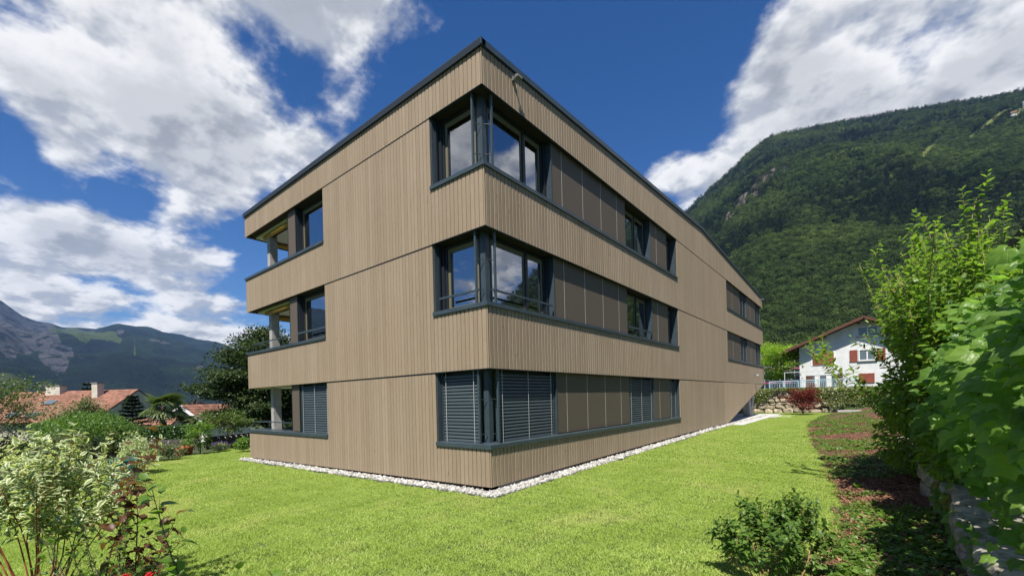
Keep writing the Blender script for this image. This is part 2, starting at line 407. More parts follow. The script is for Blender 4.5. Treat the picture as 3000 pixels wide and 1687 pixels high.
g = link('ground', grid_mesh('ground', GX, GY, ground_z(GX, GY)), 'ground', smooth=True)
tag(g, 'sheet of green valley ground under gardens and houses', kind='structure')

# lawn outline
_ey = np.array([-14, -4, 0.0, 0.9, 2.5, 5.3, 9.6, 17.4, 23.5, 30, 36.0]); _ex = np.array([5.6, 5.6, 5.8, 5.85, 5.81, 5.55, 4.96, 4.06, 3.64, 3.75, 4.1])
_ly = np.array([-14, -9, -6, -4, -3, -2.2, -.9, .6, 2, 8, 36]); _lx = np.array([-5, -7.5, -10.5, -13.3, -15.8, -17, -17.2, -18.6, -18.9, -19.5, -19.5])
def in_lawn(x, y):
    w = 0.10*np.sin(y*2.1)+0.07*np.sin(y*5.3+1)
    ok = (x < np.interp(y, _ey, _ex)+w) & (x > np.interp(y, _ly, _lx)+w) & (y > -13) & (y < 36)
    ok &= ~((x > -13.1) & (x < 0.36) & (y > -0.30) & (y < 31.6))
    ok &= ~((x > -8) & (x < 1.2) & (y > 27.5) & (y < 34))
    return ok

# ------------------------------------------------------------------ scatter by geometry nodes (only for uncountable stuff)
def scatter(name, pts, rotz, scale, protos, tilt=None, kidx=None):
    coll = bpy.data.collections.new(name+'_source')
    for i, (me) in enumerate(protos):
        o = bpy.data.objects.new('%s_piece_%02d' % (name, i), me); coll.objects.link(o)
    me = bpy.data.meshes.new(name); n = len(pts)
    me.vertices.add(n); me.vertices.foreach_set('co', np.asarray(pts, np.float32).ravel())
    rot = np.zeros((n, 3), np.float32); rot[:, 2] = rotz
    if tilt is not None: rot[:, :2] = tilt
    a = me.attributes.new('rot', 'FLOAT_VECTOR', 'POINT'); a.data.foreach_set('vector', rot.ravel())
    scale = np.asarray(scale, np.float32)
    if scale.ndim == 1: scale = np.repeat(scale[:, None], 3, 1)
    a = me.attributes.new('scl', 'FLOAT_VECTOR', 'POINT'); a.data.foreach_set('vector', scale.ravel())
    if kidx is None: kidx = np.arange(n) % len(protos)
    a = me.attributes.new('kidx', 'INT', 'POINT'); a.data.foreach_set('value', np.asarray(kidx, np.int32))
    o = bpy.data.objects.new(name, me); COL.objects.link(o)
    ng = bpy.data.node_groups.new(name+'_nodes', 'GeometryNodeTree')
    ng.interface.new_socket('Geometry', in_out='INPUT', socket_type='NodeSocketGeometry'); ng.interface.new_socket('Geometry', in_out='OUTPUT', socket_type='NodeSocketGeometry')
    gi = ng.nodes.new('NodeGroupInput'); go = ng.nodes.new('NodeGroupOutput')
    ip = ng.nodes.new('GeometryNodeInstanceOnPoints'); ci = ng.nodes.new('GeometryNodeCollectionInfo')
    ci.inputs['Collection'].default_value = coll; ci.inputs['Separate Children'].default_value = True; ci.inputs['Reset Children'].default_value = True
    ip.inputs['Pick Instance'].default_value = True
    def attr(nm, t):
        q = ng.nodes.new('GeometryNodeInputNamedAttribute'); q.data_type = t; q.inputs['Name'].default_value = nm
        return [s for s in q.outputs if s.enabled and s.name == 'Attribute'][0]
    ng.links.new(gi.outputs[0], ip.inputs['Points']); ng.links.new(ci.outputs[0], ip.inputs['Instance'])
    ng.links.new(attr('kidx', 'INT'), ip.inputs['Instance Index'])
    er = ng.nodes.new('FunctionNodeEulerToRotation'); ng.links.new(attr('rot', 'FLOAT_VECTOR'), er.inputs[0]); ng.links.new(er.outputs[0], ip.inputs['Rotation'])
    ng.links.new(attr('scl', 'FLOAT_VECTOR'), ip.inputs['Scale']); ng.links.new(ip.outputs[0], go.inputs[0])
    md = o.modifiers.new('scatter', 'NODES'); md.node_group = ng
    o['kind'] = 'stuff'; return o

# ------------------------------------------------------------------ mountains
def mtn_mat(name, forest1, forest2, under, rock1, rock2, meadow1, meadow2, fs):
    m, nt, out = new_mat(name)
    p = nt.nodes.new('ShaderNodeBsdfPrincipled'); nt.links.new(p.outputs[0], out.inputs[0]); p.inputs['Roughness'].default_value = 0.95; p.inputs['Specular IOR Level'].default_value = 0.1
    pv = posn(nt)
    f = mixc(nt, smooth(nt, noise(nt, pv, fs, 8, 0.65), 0.38, 0.62), forest1, forest2)
    f = mixc(nt, smooth(nt, noise(nt, pv, fs*6, 5, 0.6), 0.5, 0.64), f, under)
    a = nn(nt, 'ShaderNodeAttribute', attribute_name='rock'); b = nn(nt, 'ShaderNodeAttribute', attribute_name='meadow')
    rk = mixc(nt, noise(nt, vmath(nt, 'MULTIPLY', pv, (1, 1, 0.4)), fs*8, 8, 0.7), rock1, rock2)
    rk = mixc(nt, smooth(nt, noise(nt, pv, fs*5, 7, 0.65), 0.50, 0.60), rk, forest1)
    wig = math_(nt, 'MULTIPLY_ADD', noise(nt, pv, fs*3, 6, 0.6), 0.9, -0.45)
    f = mixc(nt, smooth(nt, math_(nt, 'ADD', a.outputs['Fac'], wig), 0.42, 0.58), f, rk)
    md = mixc(nt, noise(nt, pv, fs*4, 5), meadow1, meadow2)
    f = mixc(nt, smooth(nt, math_(nt, 'MULTIPLY_ADD', wig, 0.7, b.outputs['Fac']), 0.44, 0.54), f, md)
    nt.links.new(f, p.inputs['Base Color'])
    bp = nn(nt, 'ShaderNodeBump', i_Strength=1.0, i_Distance=0.9/fs*0.12); nt.links.new(noise(nt, pv, fs*9, 6, 0.7), bp.inputs['Height']); nt.links.new(bp.outputs[0], p.inputs['Normal'])
    return m
MT['right_slope'] = mtn_mat('wooded_slope', (0.012, 0.024, 0.008), (0.024, 0.044, 0.012), (0.010, 0.018, 0.007), (0.08, 0.068, 0.055), (0.20, 0.172, 0.14), (0.11, 0.15, 0.035), (0.17, 0.19, 0.055), 0.018)
MT['left_slope'] = mtn_mat('cloud_shaded_far_slope', (0.0045, 0.010, 0.0095), (0.012, 0.026, 0.014), (0.006, 0.012, 0.010), (0.022, 0.024, 0.029), (0.105, 0.105, 0.11), (0.030, 0.052, 0.016), (0.070, 0.085, 0.028), 0.0045)  # far forest tones darkened and blued: cloud shadow put into the colour
class Slope:
    def __init__(s, az, el, r0, r1, z0, p, namp, nscale, seed): s.__dict__.update(locals())
    def prof(s, a): return np.interp(-a, -np.array(s.az, float), s.el)
    def point(s, a, t):
        """a azimuth in degrees, t 0 foot .. 1 skyline"""
        a = np.asarray(a, float); t = np.asarray(t, float)
        r1 = s.r1*(1+0.10*np.sin(a*0.13+s.seed)); r = s.r0+(r1-s.r0)*t
        zt = CAM[2]+s.prof(a)*r1
        x = CAM[0]+r*np.cos(np.radians(a)); y = CAM[1]+r*np.sin(np.radians(a))
        z = s.z0+(zt-s.z0)*t**s.p
        z = z+s.namp*hnoise(x, y, s.seed, 5, s.nscale)*np.clip(4*t*(1.03-t), 0.0, 1)
        return x, y, z, r
    def mesh(s, name, a0, a1, na, nt_, mat, label, zones):
        A, T = np.meshgrid(np.linspace(a0, a1, na), np.linspace(0, 1, nt_)**0.9)
        X, Y, Z, Rr = s.point(A, T)
        jag = s.namp*0.02*hnoise(X, Y, s.seed+5, 3, s.nscale*30); Z = Z+jag*T
        r = Rr[-1]*1.25; xb = CAM[0]+r*np.cos(np.radians(A[-1])); yb = CAM[1]+r*np.sin(np.radians(A[-1])); zb = Z[-1]*0.55
        X = np.vstack([X, xb]); Y = np.vstack([Y, yb]); Z = np.vstack([Z, zb]); A2 = np.vstack([A, A[-1]])
        me = grid_mesh(name, X, Y, Z)
        E = (Z-CAM[2])/np.hypot(X-CAM[0], Y-CAM[1])
        for nm in ('rock', 'meadow'):
            w = np.zeros(X.shape)
            for (ca, ce, ra, re_, slant) in zones.get(nm, []):
                da = A2-ca; de = E-ce-slant*da
                w = np.maximum(w, np.clip(1.25-(np.sqrt((da/ra)**2+(de/re_)**2)+.55*hnoise(A2*2.2, E*90, 9, 5, 1.0, .62))*0.75, 0, 1))
            at = me.attributes.new(nm, 'FLOAT', 'POINT'); at.data.foreach_set('value', w.ravel().astype(np.float32))
        o = link(name, me, mat, smooth=True); tag(o, label, kind='structure'); return o
RS = Slope([140, 130, 120, 113, 109.1, 106.3, 104, 101.4, 99.6, 97.6, 93.2, 87.7, 83, 80.9, 79, 72, 66, 60, 56, 52, 47, 40, 25, -10],
           [.10, .16, .24, .31, .352, .3875, .422, .4536, .479, .495, .489, .469, .449, .438, .431, .41, .385, .35, .31, .24, .16, .10, .07, .05], 200, 1600, -4, 1.10, 24, 0.0070, 4)
RZ = {'rock': [(98.4, .420, 2.6, .026, -.020), (101.6, .365, 1.6, .02, -.02), (96.0, .435, 1.6, .014, -.01)], 'meadow': [(84.6, .392, 1.1, .013, -.012), (81.2, .398, 1.8, .010, -.010), (79.0, .405, 1.6, .012, -.012), (87.6, .36, .5, .008, -.01), (90.4, .342, .3, .006, 0)]}
RS.mesh('hillside', 140, -10, 420, 140, 'right_slope', 'steep wooded hillside rising behind the white house', RZ)
LS = Slope([225, 200, 190, 183, 178.6, 177.9, 177.4, 176.5, 175.6, 175, 173.8, 172.8, 171.9, 170.5, 169.4, 168.3, 167.6, 166, 164.2, 163.2, 160.5, 150, 140],
           [.15, .22, .235, .205, .1659, .1545, .1457, .1381, .1366, .1312, .1321, .1327, .1405, .1451, .1427, .1394, .1337, .1294, .1219, .1196, .0983, .07, .04], 1100, 4600, -45, 1.05, 75, 0.0045, 11)
LZ = {'rock': [(177.6, .118, 2.6, .030, .010), (175.6, .098, 1.3, .030, .012), (170.8, .130, .3, .005, 0), (168.0, .118, .8, .003, .004), (164.8, .072, .5, .004, .003)],
      'meadow': [(172.9, .122, 1.5, .008, .002), (174.6, .126, 1.0, .005, 0), (178.6, .052, .8, .008, .006), (170.0, .108, .12, .015, 0)]}
LS.mesh('mountain', 225, 140, 520, 150, 'left_slope', 'distant wooded mountain coloured dark blue for cloud shadow, with pale rock faces across the valley', LZ)

# forest on the near hillside
def proto_conifer(seed):
    rng = np.random.default_rng(seed); b = []
    n = 17
    P = []; D = []; S = []
    for i in range(n):
        h = 0.12+0.88*i/n; R_ = (1-h)*0.23+0.015; k = max(7, int(30*(1-h)+5))
        for j in range(k):
            w = 2*np.pi*(j+rng.random())/k; q = rng.uniform(.15, 1)*R_
            P.append((q*np.cos(w), q*np.sin(w), h+rng.normal(0, .012)-q*.25)); D.append((np.cos(w), np.sin(w), -.45+rng.normal(0, .2))); S.append(rng.uniform(.045, .085)*(1.15-h*.6))
    A, Pp = frames(np.array(P), np.array(D), np.tile([0, 0, 1.], (len(P), 1))+rng.normal(0, .3, (len(P), 3)), np.array(S))
    me = leaves_mesh('conifer', T_far, A, Pp); me.materials.append(MT['conifer']); return me
def proto_broad(seed, n=1300):
    rng = np.random.default_rng(seed)
    c = rng.normal(0, 1, (9, 3))*[.17, .17, .16]+[0, 0, .60]; r = rng.uniform(.12, .24, 9)
    k = rng.integers(0, 9, n); u = rvec(rng, n); u[:, 2] = np.abs(u[:, 2])*1.0-.25*rng.random(n)
    P = c[k]+u*r[k][:, None]*rng.uniform(.75, 1.05, (n, 1))
    d = np.cross(u, rvec(rng, n))+rng.normal(0, .2, (n, 3)); A, Pp = frames(P, d, u+rng.normal(0, .45, (n, 3)), rng.uniform(.030, .060, n))
    me = leaves_mesh('broadleaf', T_far, A, Pp); me.materials.append(MT['broadleaf']); return me
def forest_mat(name, c1, c2, c3):
    m, nt, out = new_mat(name)
    o = nt.nodes.new('ShaderNodeObjectInfo'); c = mixc(nt, o.outputs['Random'], c1, c2)
    c = mixc(nt, smooth(nt, noise(nt, posn(nt), 0.0075, 6, 0.65), 0.44, 0.64), c, c3)
    g_ = nt.nodes.new('ShaderNodeNewGeometry'); h = nn(nt, 'ShaderNodeHueSaturation'); nt.links.new(c, h.inputs['Color']); nt.links.new(math_(nt, 'MULTIPLY', math_(nt, 'MULTIPLY_ADD', g_.outputs['Random Per Island'], 0.5, 0.75), math_(nt, 'MULTIPLY_ADD', math_(nt, 'FRACT', math_(nt, 'MULTIPLY', o.outputs['Random'], 7.31)), 1.0, 0.5)), h.inputs['Value'])
    p = nt.nodes.new('ShaderNodeBsdfPrincipled'); nt.links.new(h.outputs[0], p.inputs['Base Color']); p.inputs['Roughness'].default_value = 0.8; p.inputs['Specular IOR Level'].default_value = 0.15
    nt.links.new(p.outputs[0], out.inputs[0]); return m
MT['conifer'] = forest_mat('conifer_needles', (0.011, 0.024, 0.010), (0.026, 0.044, 0.014), (0.028, 0.046, 0.014))
MT['broadleaf'] = forest_mat('broadleaf_crowns', (0.020, 0.041, 0.010), (0.052, 0.082, 0.018), (0.070, 0.106, 0.022))
rng = np.random.default_rng(77)
n1, n2 = 56000, 6000
fa = np.concatenate([rng.uniform(74, 113, n1), rng.uniform(5, 74, n2)]); ft = np.concatenate([rng.random(n1)**0.85, rng.random(n2)])
fx, fy, fz, fr = RS.point(fa, ft)
el_ = (fz-CAM[2])/np.hypot(fx-CAM[0], fy-CAM[1])
keep = np.ones(len(fa), bool)
for nm, cut in (('rock', 1.0), ('meadow', 0.95)):
    for (ca, ce, ra, re_, slant) in RZ[nm]:
        da = fa-ca; de = el_-ce-slant*da; q = np.sqrt((da/ra)**2+(de/re_)**2)
        keep &= ~((q < cut) & (rng.random(len(fa)) < (0.84 if nm == 'rock' else 0.985)))

fa, ft, fx, fy, fz, fr = [q[keep] for q in (fa, ft, fx, fy, fz, fr)]
con = (1.1*hnoise(fx, fy, 3, 5, 0.010, .7)+0.5*(ft-0.5)+rng.normal(0, .55, len(fx))) > 0.22
protos = [proto_conifer(s) for s in (1, 2, 3)]+[proto_broad(s) for s in (4, 5, 6, 7)]
kidx = np.where(con, rng.integers(0, 3, len(fx)), 3+rng.integers(0, 4, len(fx)))
H = np.where(con, rng.uniform(11, 18, len(fx)), rng.uniform(9, 15, len(fx)))*np.clip(0.85+fr/3000, .8, 1.3)
wd = np.where(con, rng.uniform(.9, 1.3, len(fx)), rng.uniform(.8, 1.15, len(fx)))
fo = scatter('forest', np.stack([fx, fy, fz-0.6], 1), rng.uniform(0, 6.28, len(fx)), np.stack([H*wd, H*wd, H], 1), protos, kidx=kidx)
tag(fo, 'dense mixed forest of conifers and broadleaf trees covering the hillside', kind='stuff')

# ------------------------------------------------------------------ apartment building
B = thing('apartment_building', 'three-storey timber-clad apartment building with dark window bands beside the lawn', 'building', (0, 0, 0))
LE, LW, LC = 12.74, 6.66, 1.68            # lengths along the loggia facade
RE, RK1, RK2, RIDGE = 31.98, 12.05, 20.6, 15.9
SOF = (2.50, 5.484, 8.434); SILL = (0.80, 3.81, 6.74); SLOT = 0.042
def P(face, u, d, z):
    if face == 'L': return (-u, -d, z)
    if face == 'R': return (d, u, z)
    if face == 'E': return (-LE-d, u, z)
    return (-u, RE+d, z)
def fbox(mb, face, u0, u1, d0, d1, z0, z1):
    a = P(face, u0, d0, z0); b = P(face, u1, d1, z1); return mb.box(a[0], b[0], a[1], b[1], a[2], b[2])
def base_z(face, u):
    if face == 'L': return -0.2*u/12.9
    if face == 'R': return min(0.16, 0.0118*u)
    if face == 'E': return -0.2+0.36*min(u/16, 1)
    return 0.16-0.36*min(u/12.9, 1)
def roof_top(u): return 9.37+0.0434*u if u < RIDGE else 10.06-0.050*(u-RIDGE)
def roof_low(face, u):
    if face in 'RE': return roof_top(u)-0.14
    return 9.23 if face == 'L' else roof_top(RE)-0.14
def screen_z(u): return 0.16+(u-20.4)*(2.50-0.16)/(RE-20.4)
TH, CH, GAP = 0.026, 0.008, 0.015
def plank_geo(face, u0, u1, zb, zt):
    prof = [(u0, -TH), (u0, -CH), (u0+CH, 0), (u1-CH, 0), (u1, -CH), (u1, -TH)]
    vs = [P(face, u, d, zb(u)) for u, d in prof]+[P(face, u, d, zt(u)) for u, d in prof]
    fs = [(i, i+1, i+7, i+6) for i in range(5)]+[tuple(range(5, -1, -1)), tuple(range(6, 12)), (5, 0, 6, 11)]
    return vs, fs
def const(z): return lambda u: z
planks = []
PITCH = 0.1265
def clad(face, start, u0, u1, zb, zt, gap=GAP):
    k = math.floor((u0-start)/PITCH)
    while start+k*PITCH < u1-0.004:
        a = max(u0, start+k*PITCH+gap/2); b = min(u1, start+(k+1)*PITCH-gap/2)
        if b-a > 0.018: planks.append((face, a, b, zb, zt))
        k += 1
sL, sR = 0.165, 0.045
bz = lambda f: (lambda u: base_z(f, u)); rz = lambda f: (lambda u: roof_low(f, u)+0.05)
for f, st, wins, end in (('L', sL, [(-0.0, LC), (LW, LE)], LE), ('R', sR, [(0.03, RK1), (RK2, RE)], RE), ('E', 0.05, [(0.03, 4.2)], RE), ('F', 0.05, [(0.0, 3.0)], LE)):
    gwins = wins if f != 'R' else wins[:1]
    edges = [(wins[0][0], wins[0][1], True)]
    lo0 = -0.0 if f == 'L' else 0.03
    segs = []; q = lo0
    for a, b in wins:
        if a > q+0.01: segs.append((q, a, False))
        segs.append((max(a, lo0), b, True)); q = b
    if q < end-0.01: segs.append((q, end, False))
    for a, b, w in segs:
        if f == 'R' and a >= RK1-0.01: 
            if not w: clad(f, st, a, 19.6, bz(f), const(SOF[0]-SLOT))
        elif f == 'F': pass
        else: clad(f, st, a, b, bz(f), const(SILL[0]+0.02) if w else const(SOF[0]-SLOT))
        for i in (0, 1):
            clad(f, st, a, b, const(SOF[i]), const(SILL[i+1]+0.02) if w else const(SOF[i+1]-SLOT))
    clad(f, st, lo0, end, const(SOF[2]), rz(f))
# open slatted screen under the far end
for i in range(int((RE-19.62)/PITCH)):
    a = 19.64+i*PITCH
    planks.append(('R', a, a+0.085, (lambda u: max(0.16, screen_z(u))), const(SOF[0]-0.03)))
def shows(p):
    f, a, b, zb, zt = p
    if f not in 'LR': return 0
    m = np.array(P(f, (a+b)/2, 0, 0))[:2]-CAM[:2]; d = np.linalg.norm(m)
    cosv = abs(m[1] if f == 'L' else m[0])/d
    return (b-a)*cosv/d*((zt(a)-zb(a))**0.15)
order = sorted(range(len(planks)), key=lambda i: -shows(planks[i])); near = set(order[:290])
rest = {}
for i, (f, a, b, zb, zt) in enumerate(planks):
    vs, fs = plank_geo(f, a, b, zb, zt)
    if i in near: MB().add(vs, fs).build('plank', 'wood', B)
    else: rest.setdefault(f, MB()).add(vs, fs)
for f, mb in rest.items():
    o = mb.build('planking', 'wood', B); o['kind'] = 'stuff'

# dark carcass behind the boards, floor slabs, rooms
mb = MB()
def wall(face, u0, u1, z0, z1, d0=-0.30, d1=-TH-0.003): fbox(mb, face, u0, u1, d0, d1, z0, z1)
W = 0.31
wall('L', W, LE-W, -0.15, SILL[0]-0.03); wall('L', LC, LW, SILL[0]-0.03, SOF[0]+.02)
wall('R', 0.03, RK1, -0.0, SILL[0]-0.03); wall('R', RK1, 19.6, 0.05, SOF[0]+.02)
for i in (0, 1):
    wall('L', W, LE-W, SOF[i]+.02, SILL[i+1]-0.03); wall('L', LC, LW, SILL[i+1]-0.03, SOF[i+1]+.02)
    wall('R', 0.03, RE-W, SOF[i]+.02, SILL[i+1]-0.03); wall('R', RK1, RK2, SILL[i+1]-0.03, SOF[i+1]+.02)
    wall('E', 0.03, RE-W, SOF[i]+.02, SILL[i+1]-0.03, -0.2); wall('E', 4.2, RE-W, SILL[i+1]-0.03, SOF[i+1]+.02, -0.2)
    wall('F', 0.03, LE-W, SOF[i]+.02, SILL[i+1]-0.03); wall('F', 3.0, LE-W, SILL[i+1]-0.03, SOF[i+1]+.02)
wall('L', W, LE-W, SOF[2]+.02, 9.22); wall('E', 0.03, RE-W, SOF[2]+.02, 9.2, -0.2); wall('R', 0.03, RE-W, SOF[2]+.02, 9.2); wall('F', 0.03, LE-W, SOF[2]+.02, 9.1)
wall('E', 0.03, 19.5, -0.2, SILL[0]-0.03, -0.2); wall('E', 4.2, 19.5, SILL[0]-0.03, SOF[0]+.02, -0.2)
mb.box(-LE+.3, -.3, 19.3, 19.55, 0, SOF[0])
mb.build('wall_core', 'backing', B)
mb = MB()
for z in SOF: mb.box(-LE+0.21, -0.32, 0.32, RE-0.32, z+0.03, z+0.42)
mb.box(-LE+0.25, -0.32, 0.32, 19.3, 0.0, 0.30)
mb.build('floor_slab', 'white', B)
mb = MB()
for i in range(3):
    z0 = (0.30, SOF[0]+.42, SOF[1]+.42)[i]; z1 = SOF[i]+0.03
    y1 = 19.3 if i == 0 else RE-3.2
    mb.box(-8.6, -4.2, 4.4, y1, z0, z1)
    mb.box(-9.42, -9.27, 0.34, 4.3, z0, z1); mb.box(-LE+.25, -9.42, 4.2, 4.32, z0, z1)
    mb.box(-4.2, -0.4, 7.0, 7.12, z0, z1); mb.box(-6.55, -6.4, 0.4, 4.4, z0, z1)
mb.build('room_wall', 'interior', B)
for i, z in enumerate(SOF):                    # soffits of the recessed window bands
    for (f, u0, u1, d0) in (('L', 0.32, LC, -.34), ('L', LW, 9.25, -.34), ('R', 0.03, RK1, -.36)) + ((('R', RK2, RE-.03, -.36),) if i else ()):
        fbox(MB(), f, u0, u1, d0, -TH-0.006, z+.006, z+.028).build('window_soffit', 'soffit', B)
mb = MB()                                      # plinth
fbox(mb, 'L', 0.05, LE-0.35, -0.3, -0.05, -0.6, 0.02); fbox(mb, 'R', 0.05, 19.5, -0.3, -0.05, -0.6, 0.05)
mb.build('plinth', 'concrete', B)
mb = MB()                                      # metal strip in the shadow joint of each floor
for z in SOF:
    fbox(mb, 'L', LC, LW, -0.034, -0.008, z-0.030, z-0.014)
    fbox(mb, 'R', RK1, 19.6 if z < 3 else RK2, -0.034, -0.008, z-0.030, z-0.014)
    fbox(mb, 'L', 0.0, LC, -0.05, 0.012, z-0.014, z-0.001); fbox(mb, 'R', 0.0, RK1, -0.05, 0.012, z-0.014, z-0.001)
mb.build('joint_strip', 'metal_dk', B)
mb = MB()                                      # roof: shallow gable over the long side
y0, y1 = -0.05, RE+0.05
for (a, b) in ((y0, RIDGE), (RIDGE, y1)):
    za, zb_ = roof_top(max(a, 0)), roof_top(min(b, RE)); vs = []
    for x in (-LE-.05, .05):
        vs += [(x, a, za-.16), (x, b, zb_-.16), (x, b, zb_-.02), (x, a, za-.02)]
    mb.add([(-LE-.02 if v[0] < -1 else .02, v[1], v[2]) for v in vs], [(0,1,2,3),(7,6,5,4),(0,4,5,1),(3,2,6,7),(0,3,7,4),(1,5,6,2)])
roof = mb.build('roof', 'metal_dk', B)
def flash(name, p0, p1, out, h=0.135):
    a = Vector(p0); b = Vector(p1); o = Vector(out); z = Vector((0, 0, 1))
    vs = [a-o*.1-z*h, b-o*.1-z*h, b+o*.045-z*h, a+o*.045-z*h, a-o*.1, b-o*.1, b+o*.045, a+o*.045]
    return MB().add(vs, [(0,3,2,1),(4,5,6,7),(0,1,5,4),(1,2,6,5),(2,3,7,6),(3,0,4,7)]).build(name, 'metal', roof)
flash('fascia', (-LE-.045, 0, 9.37), (.045, 0, 9.37), (0, -1, 0)); flash('fascia', (0, 0, 9.372), (0, RIDGE, 10.06), (1, 0, 0)); flash('fascia', (0, RIDGE, 10.06), (0, RE+.045, roof_top(RE)), (1, 0, 0))
flash('fascia', (-LE, 0, 9.372), (-LE, RIDGE, 10.06), (-1, 0, 0)); flash('fascia', (-LE, RIDGE, 10.06), (-LE, RE, roof_top(RE)), (-1, 0, 0)); flash('fascia', (-LE, RE, roof_top(RE)-.002), (0, RE, roof_top(RE)-.002), (0, 1, 0))
# sills
def sill(face, u0, u1, z, d1=0.035, din=-0.33, miter0=None, miter1=None):
    """sloping metal sill; mitred ends follow a wrapped corner"""
    ua0, ua1 = (u0-d1 if miter0 else u0), (u1+d1 if miter1 else u1)
    ub0, ub1 = (u0-din if miter0 else u0), (u1+din if miter1 else u1)
    vs = [P(face, ua0, d1, z), P(face, ua1, d1, z), P(face, ua1, d1, z+.085), P(face, ua0, d1, z+.085), P(face, ub0, din, z-.02), P(face, ub1, din, z-.02), P(face, ub1, din, z+.115), P(face, ub0, din, z+.115)]
    return MB().add(vs, [(0,1,2,3),(3,2,6,7),(7,6,5,4),(4,5,1,0),(0,3,7,4),(1,5,6,2)]).build('sill', 'metal', B)
for i, z in enumerate(SILL):
    sill('L', 0, LC, z, miter0=True); sill('R', 0, RK1, z, miter0=True)
    sill('L', LW, LE, z, din=-0.36, miter1=True); sill('E', 0, 4.2, z, din=-0.30, miter0=True)
    if i: sill('R', RK2, RE, z, miter1=True); sill('F', 0, 3.0, z, miter0=True)
# corner posts and blind rails
for i in range(3):
    z0, z1 = SILL[i]+.09, SOF[i]+.01
    p = MB().box(-.37, -.23, .23, .37, z0, z1).build('corner_post', 'metal', B)
    q = MB()
    for (x, y) in ((-.36, .07), (-.07, .36)): q.box(x-.022, x+.022, y-.022, y+.022, z0, z1)
    q.build('guide_rail', 'metal', p)
    q = MB()
    for h in ((z0+.3, z0+.95) if i else (z0+.2, z0+.95)):
        q.beam((-.36, .07, h), (-.26, .2, h+.02), .015, .015); q.beam((-.07, .36, h), (-.2, .27, h+.02), .015, .015)
    q.build('bracket', 'metal_dk', p)
# windows: frame mesh with panes
def window(face, u0, u1, z0, z1, d=-0.30, mull=(), jl=True, jr=True, fw=0.055, inner=True):
    mb = MB()
    fbox(mb, face, u0, u1, d-.05, d+.02, z1-.09, z1); fbox(mb, face, u0, u1, d-.05, d+.02, z0, z0+fw)
    ends = [u0]+list(mull)+[u1]
    for k, u in enumerate(ends):
        a = u if k == 0 else (u-fw if k == len(ends)-1 else u-fw/2-.01); b = a+fw+(.02 if 0 < k < len(ends)-1 else 0)
        fbox(mb, face, a, b, d-.05, d+.02, z0+fw, z1-.09)
    w = mb.build('window', 'metal_dk', B)
    for k in range(len(ends)-1):
        a = ends[k]+(fw if k == 0 else fw/2+.01)+.001; b = ends[k+1]-(fw if k == len(ends)-2 else fw/2-.01)-.001
        zz0, zz1 = z0+fw+.001, z1-.091
        q = MB(); t = .075
        fbox(q, face, a, b, d-.048, d-.012, zz0, zz0+.05); fbox(q, face, a, b, d-.048, d-.012, zz1-.11, zz1); fbox(q, face, a, a+t, d-.048, d-.012, zz0+.05, zz1-.11); fbox(q, face, b-t, b, d-.048, d-.012, zz0+.05, zz1-.11)
        if inner: q.build('sash', 'winframe', w)
        fbox(MB(), face, a+t+.001, b-t-.001, d-.036, d-.026, zz0+.051, zz1-.111).build('pane', 'glass', w)
    return w
def panel(face, u0, u1, z0, z1, d=-0.11):
    fbox(MB(), face, u0, u1, d-.022, d, z0, z1).build('panel', 'panel', B)
def jamb(face, u, s, z0, z1, d0=-0.36, d1=-0.035, w=.03, mat='metal'):
    fbox(MB(), face, u, u+s*w, d0, d1, z0, z1).build('jamb', mat, B)
slat_me = {}
def blind(face, u0, u1, z0, z1, d=-0.16, tilt=66, pitch=0.076):
    mb = MB()
    fbox(mb, face, u0-.03, u0-.004, d-.03, d+.03, z0, z1); fbox(mb, face, u1+.004, u1+.03, d-.03, d+.03, z0, z1)
    b = mb.build('blind', 'metal', B)
    n = int((z1-z0-.03)/pitch); L = u1-u0-.01
    key = (face, round(L, 3), tilt)
    if key not in slat_me:
        c, s_ = math.cos(rad(tilt)), math.sin(rad(tilt)); prof = []
        for k in range(5):
            t = (k/4-.5)*.078; bow = .010*(1-(2*k/4-1)**2)
            prof.append((t*c+bow*s_, -t*s_+bow*c))            # (outward, up): outer edge lower
        vs = []; 
        for uu in (0, L):
            for (o_, h) in prof: vs.append(P('L', uu, o_, h) if face == 'L' else (o_, uu, h))
        me = bpy.data.meshes.new('slat'); me.from_pydata(vs, [], [(k, k+1, k+6, k+5) for k in range(4)]); me.materials.append(MT['slat'])
        me.polygons.foreach_set('use_smooth', [True]*4); slat_me[key] = me
    for k in range(n):
        o = bpy.data.objects.new('slat', slat_me[key]); COL.objects.link(o); o.parent = b
        o.location = P(face, u0+.005, d, z0+.045+k*pitch)
    nc = max(2, int(L/0.75)+1)
    for k in range(nc):
        u = u0+.12+(L-.24)*k/(nc-1)
        fbox(MB(), face, u-.006, u+.006, d+.042, d+.046, z0, z1).build('cord', 'cord', b)
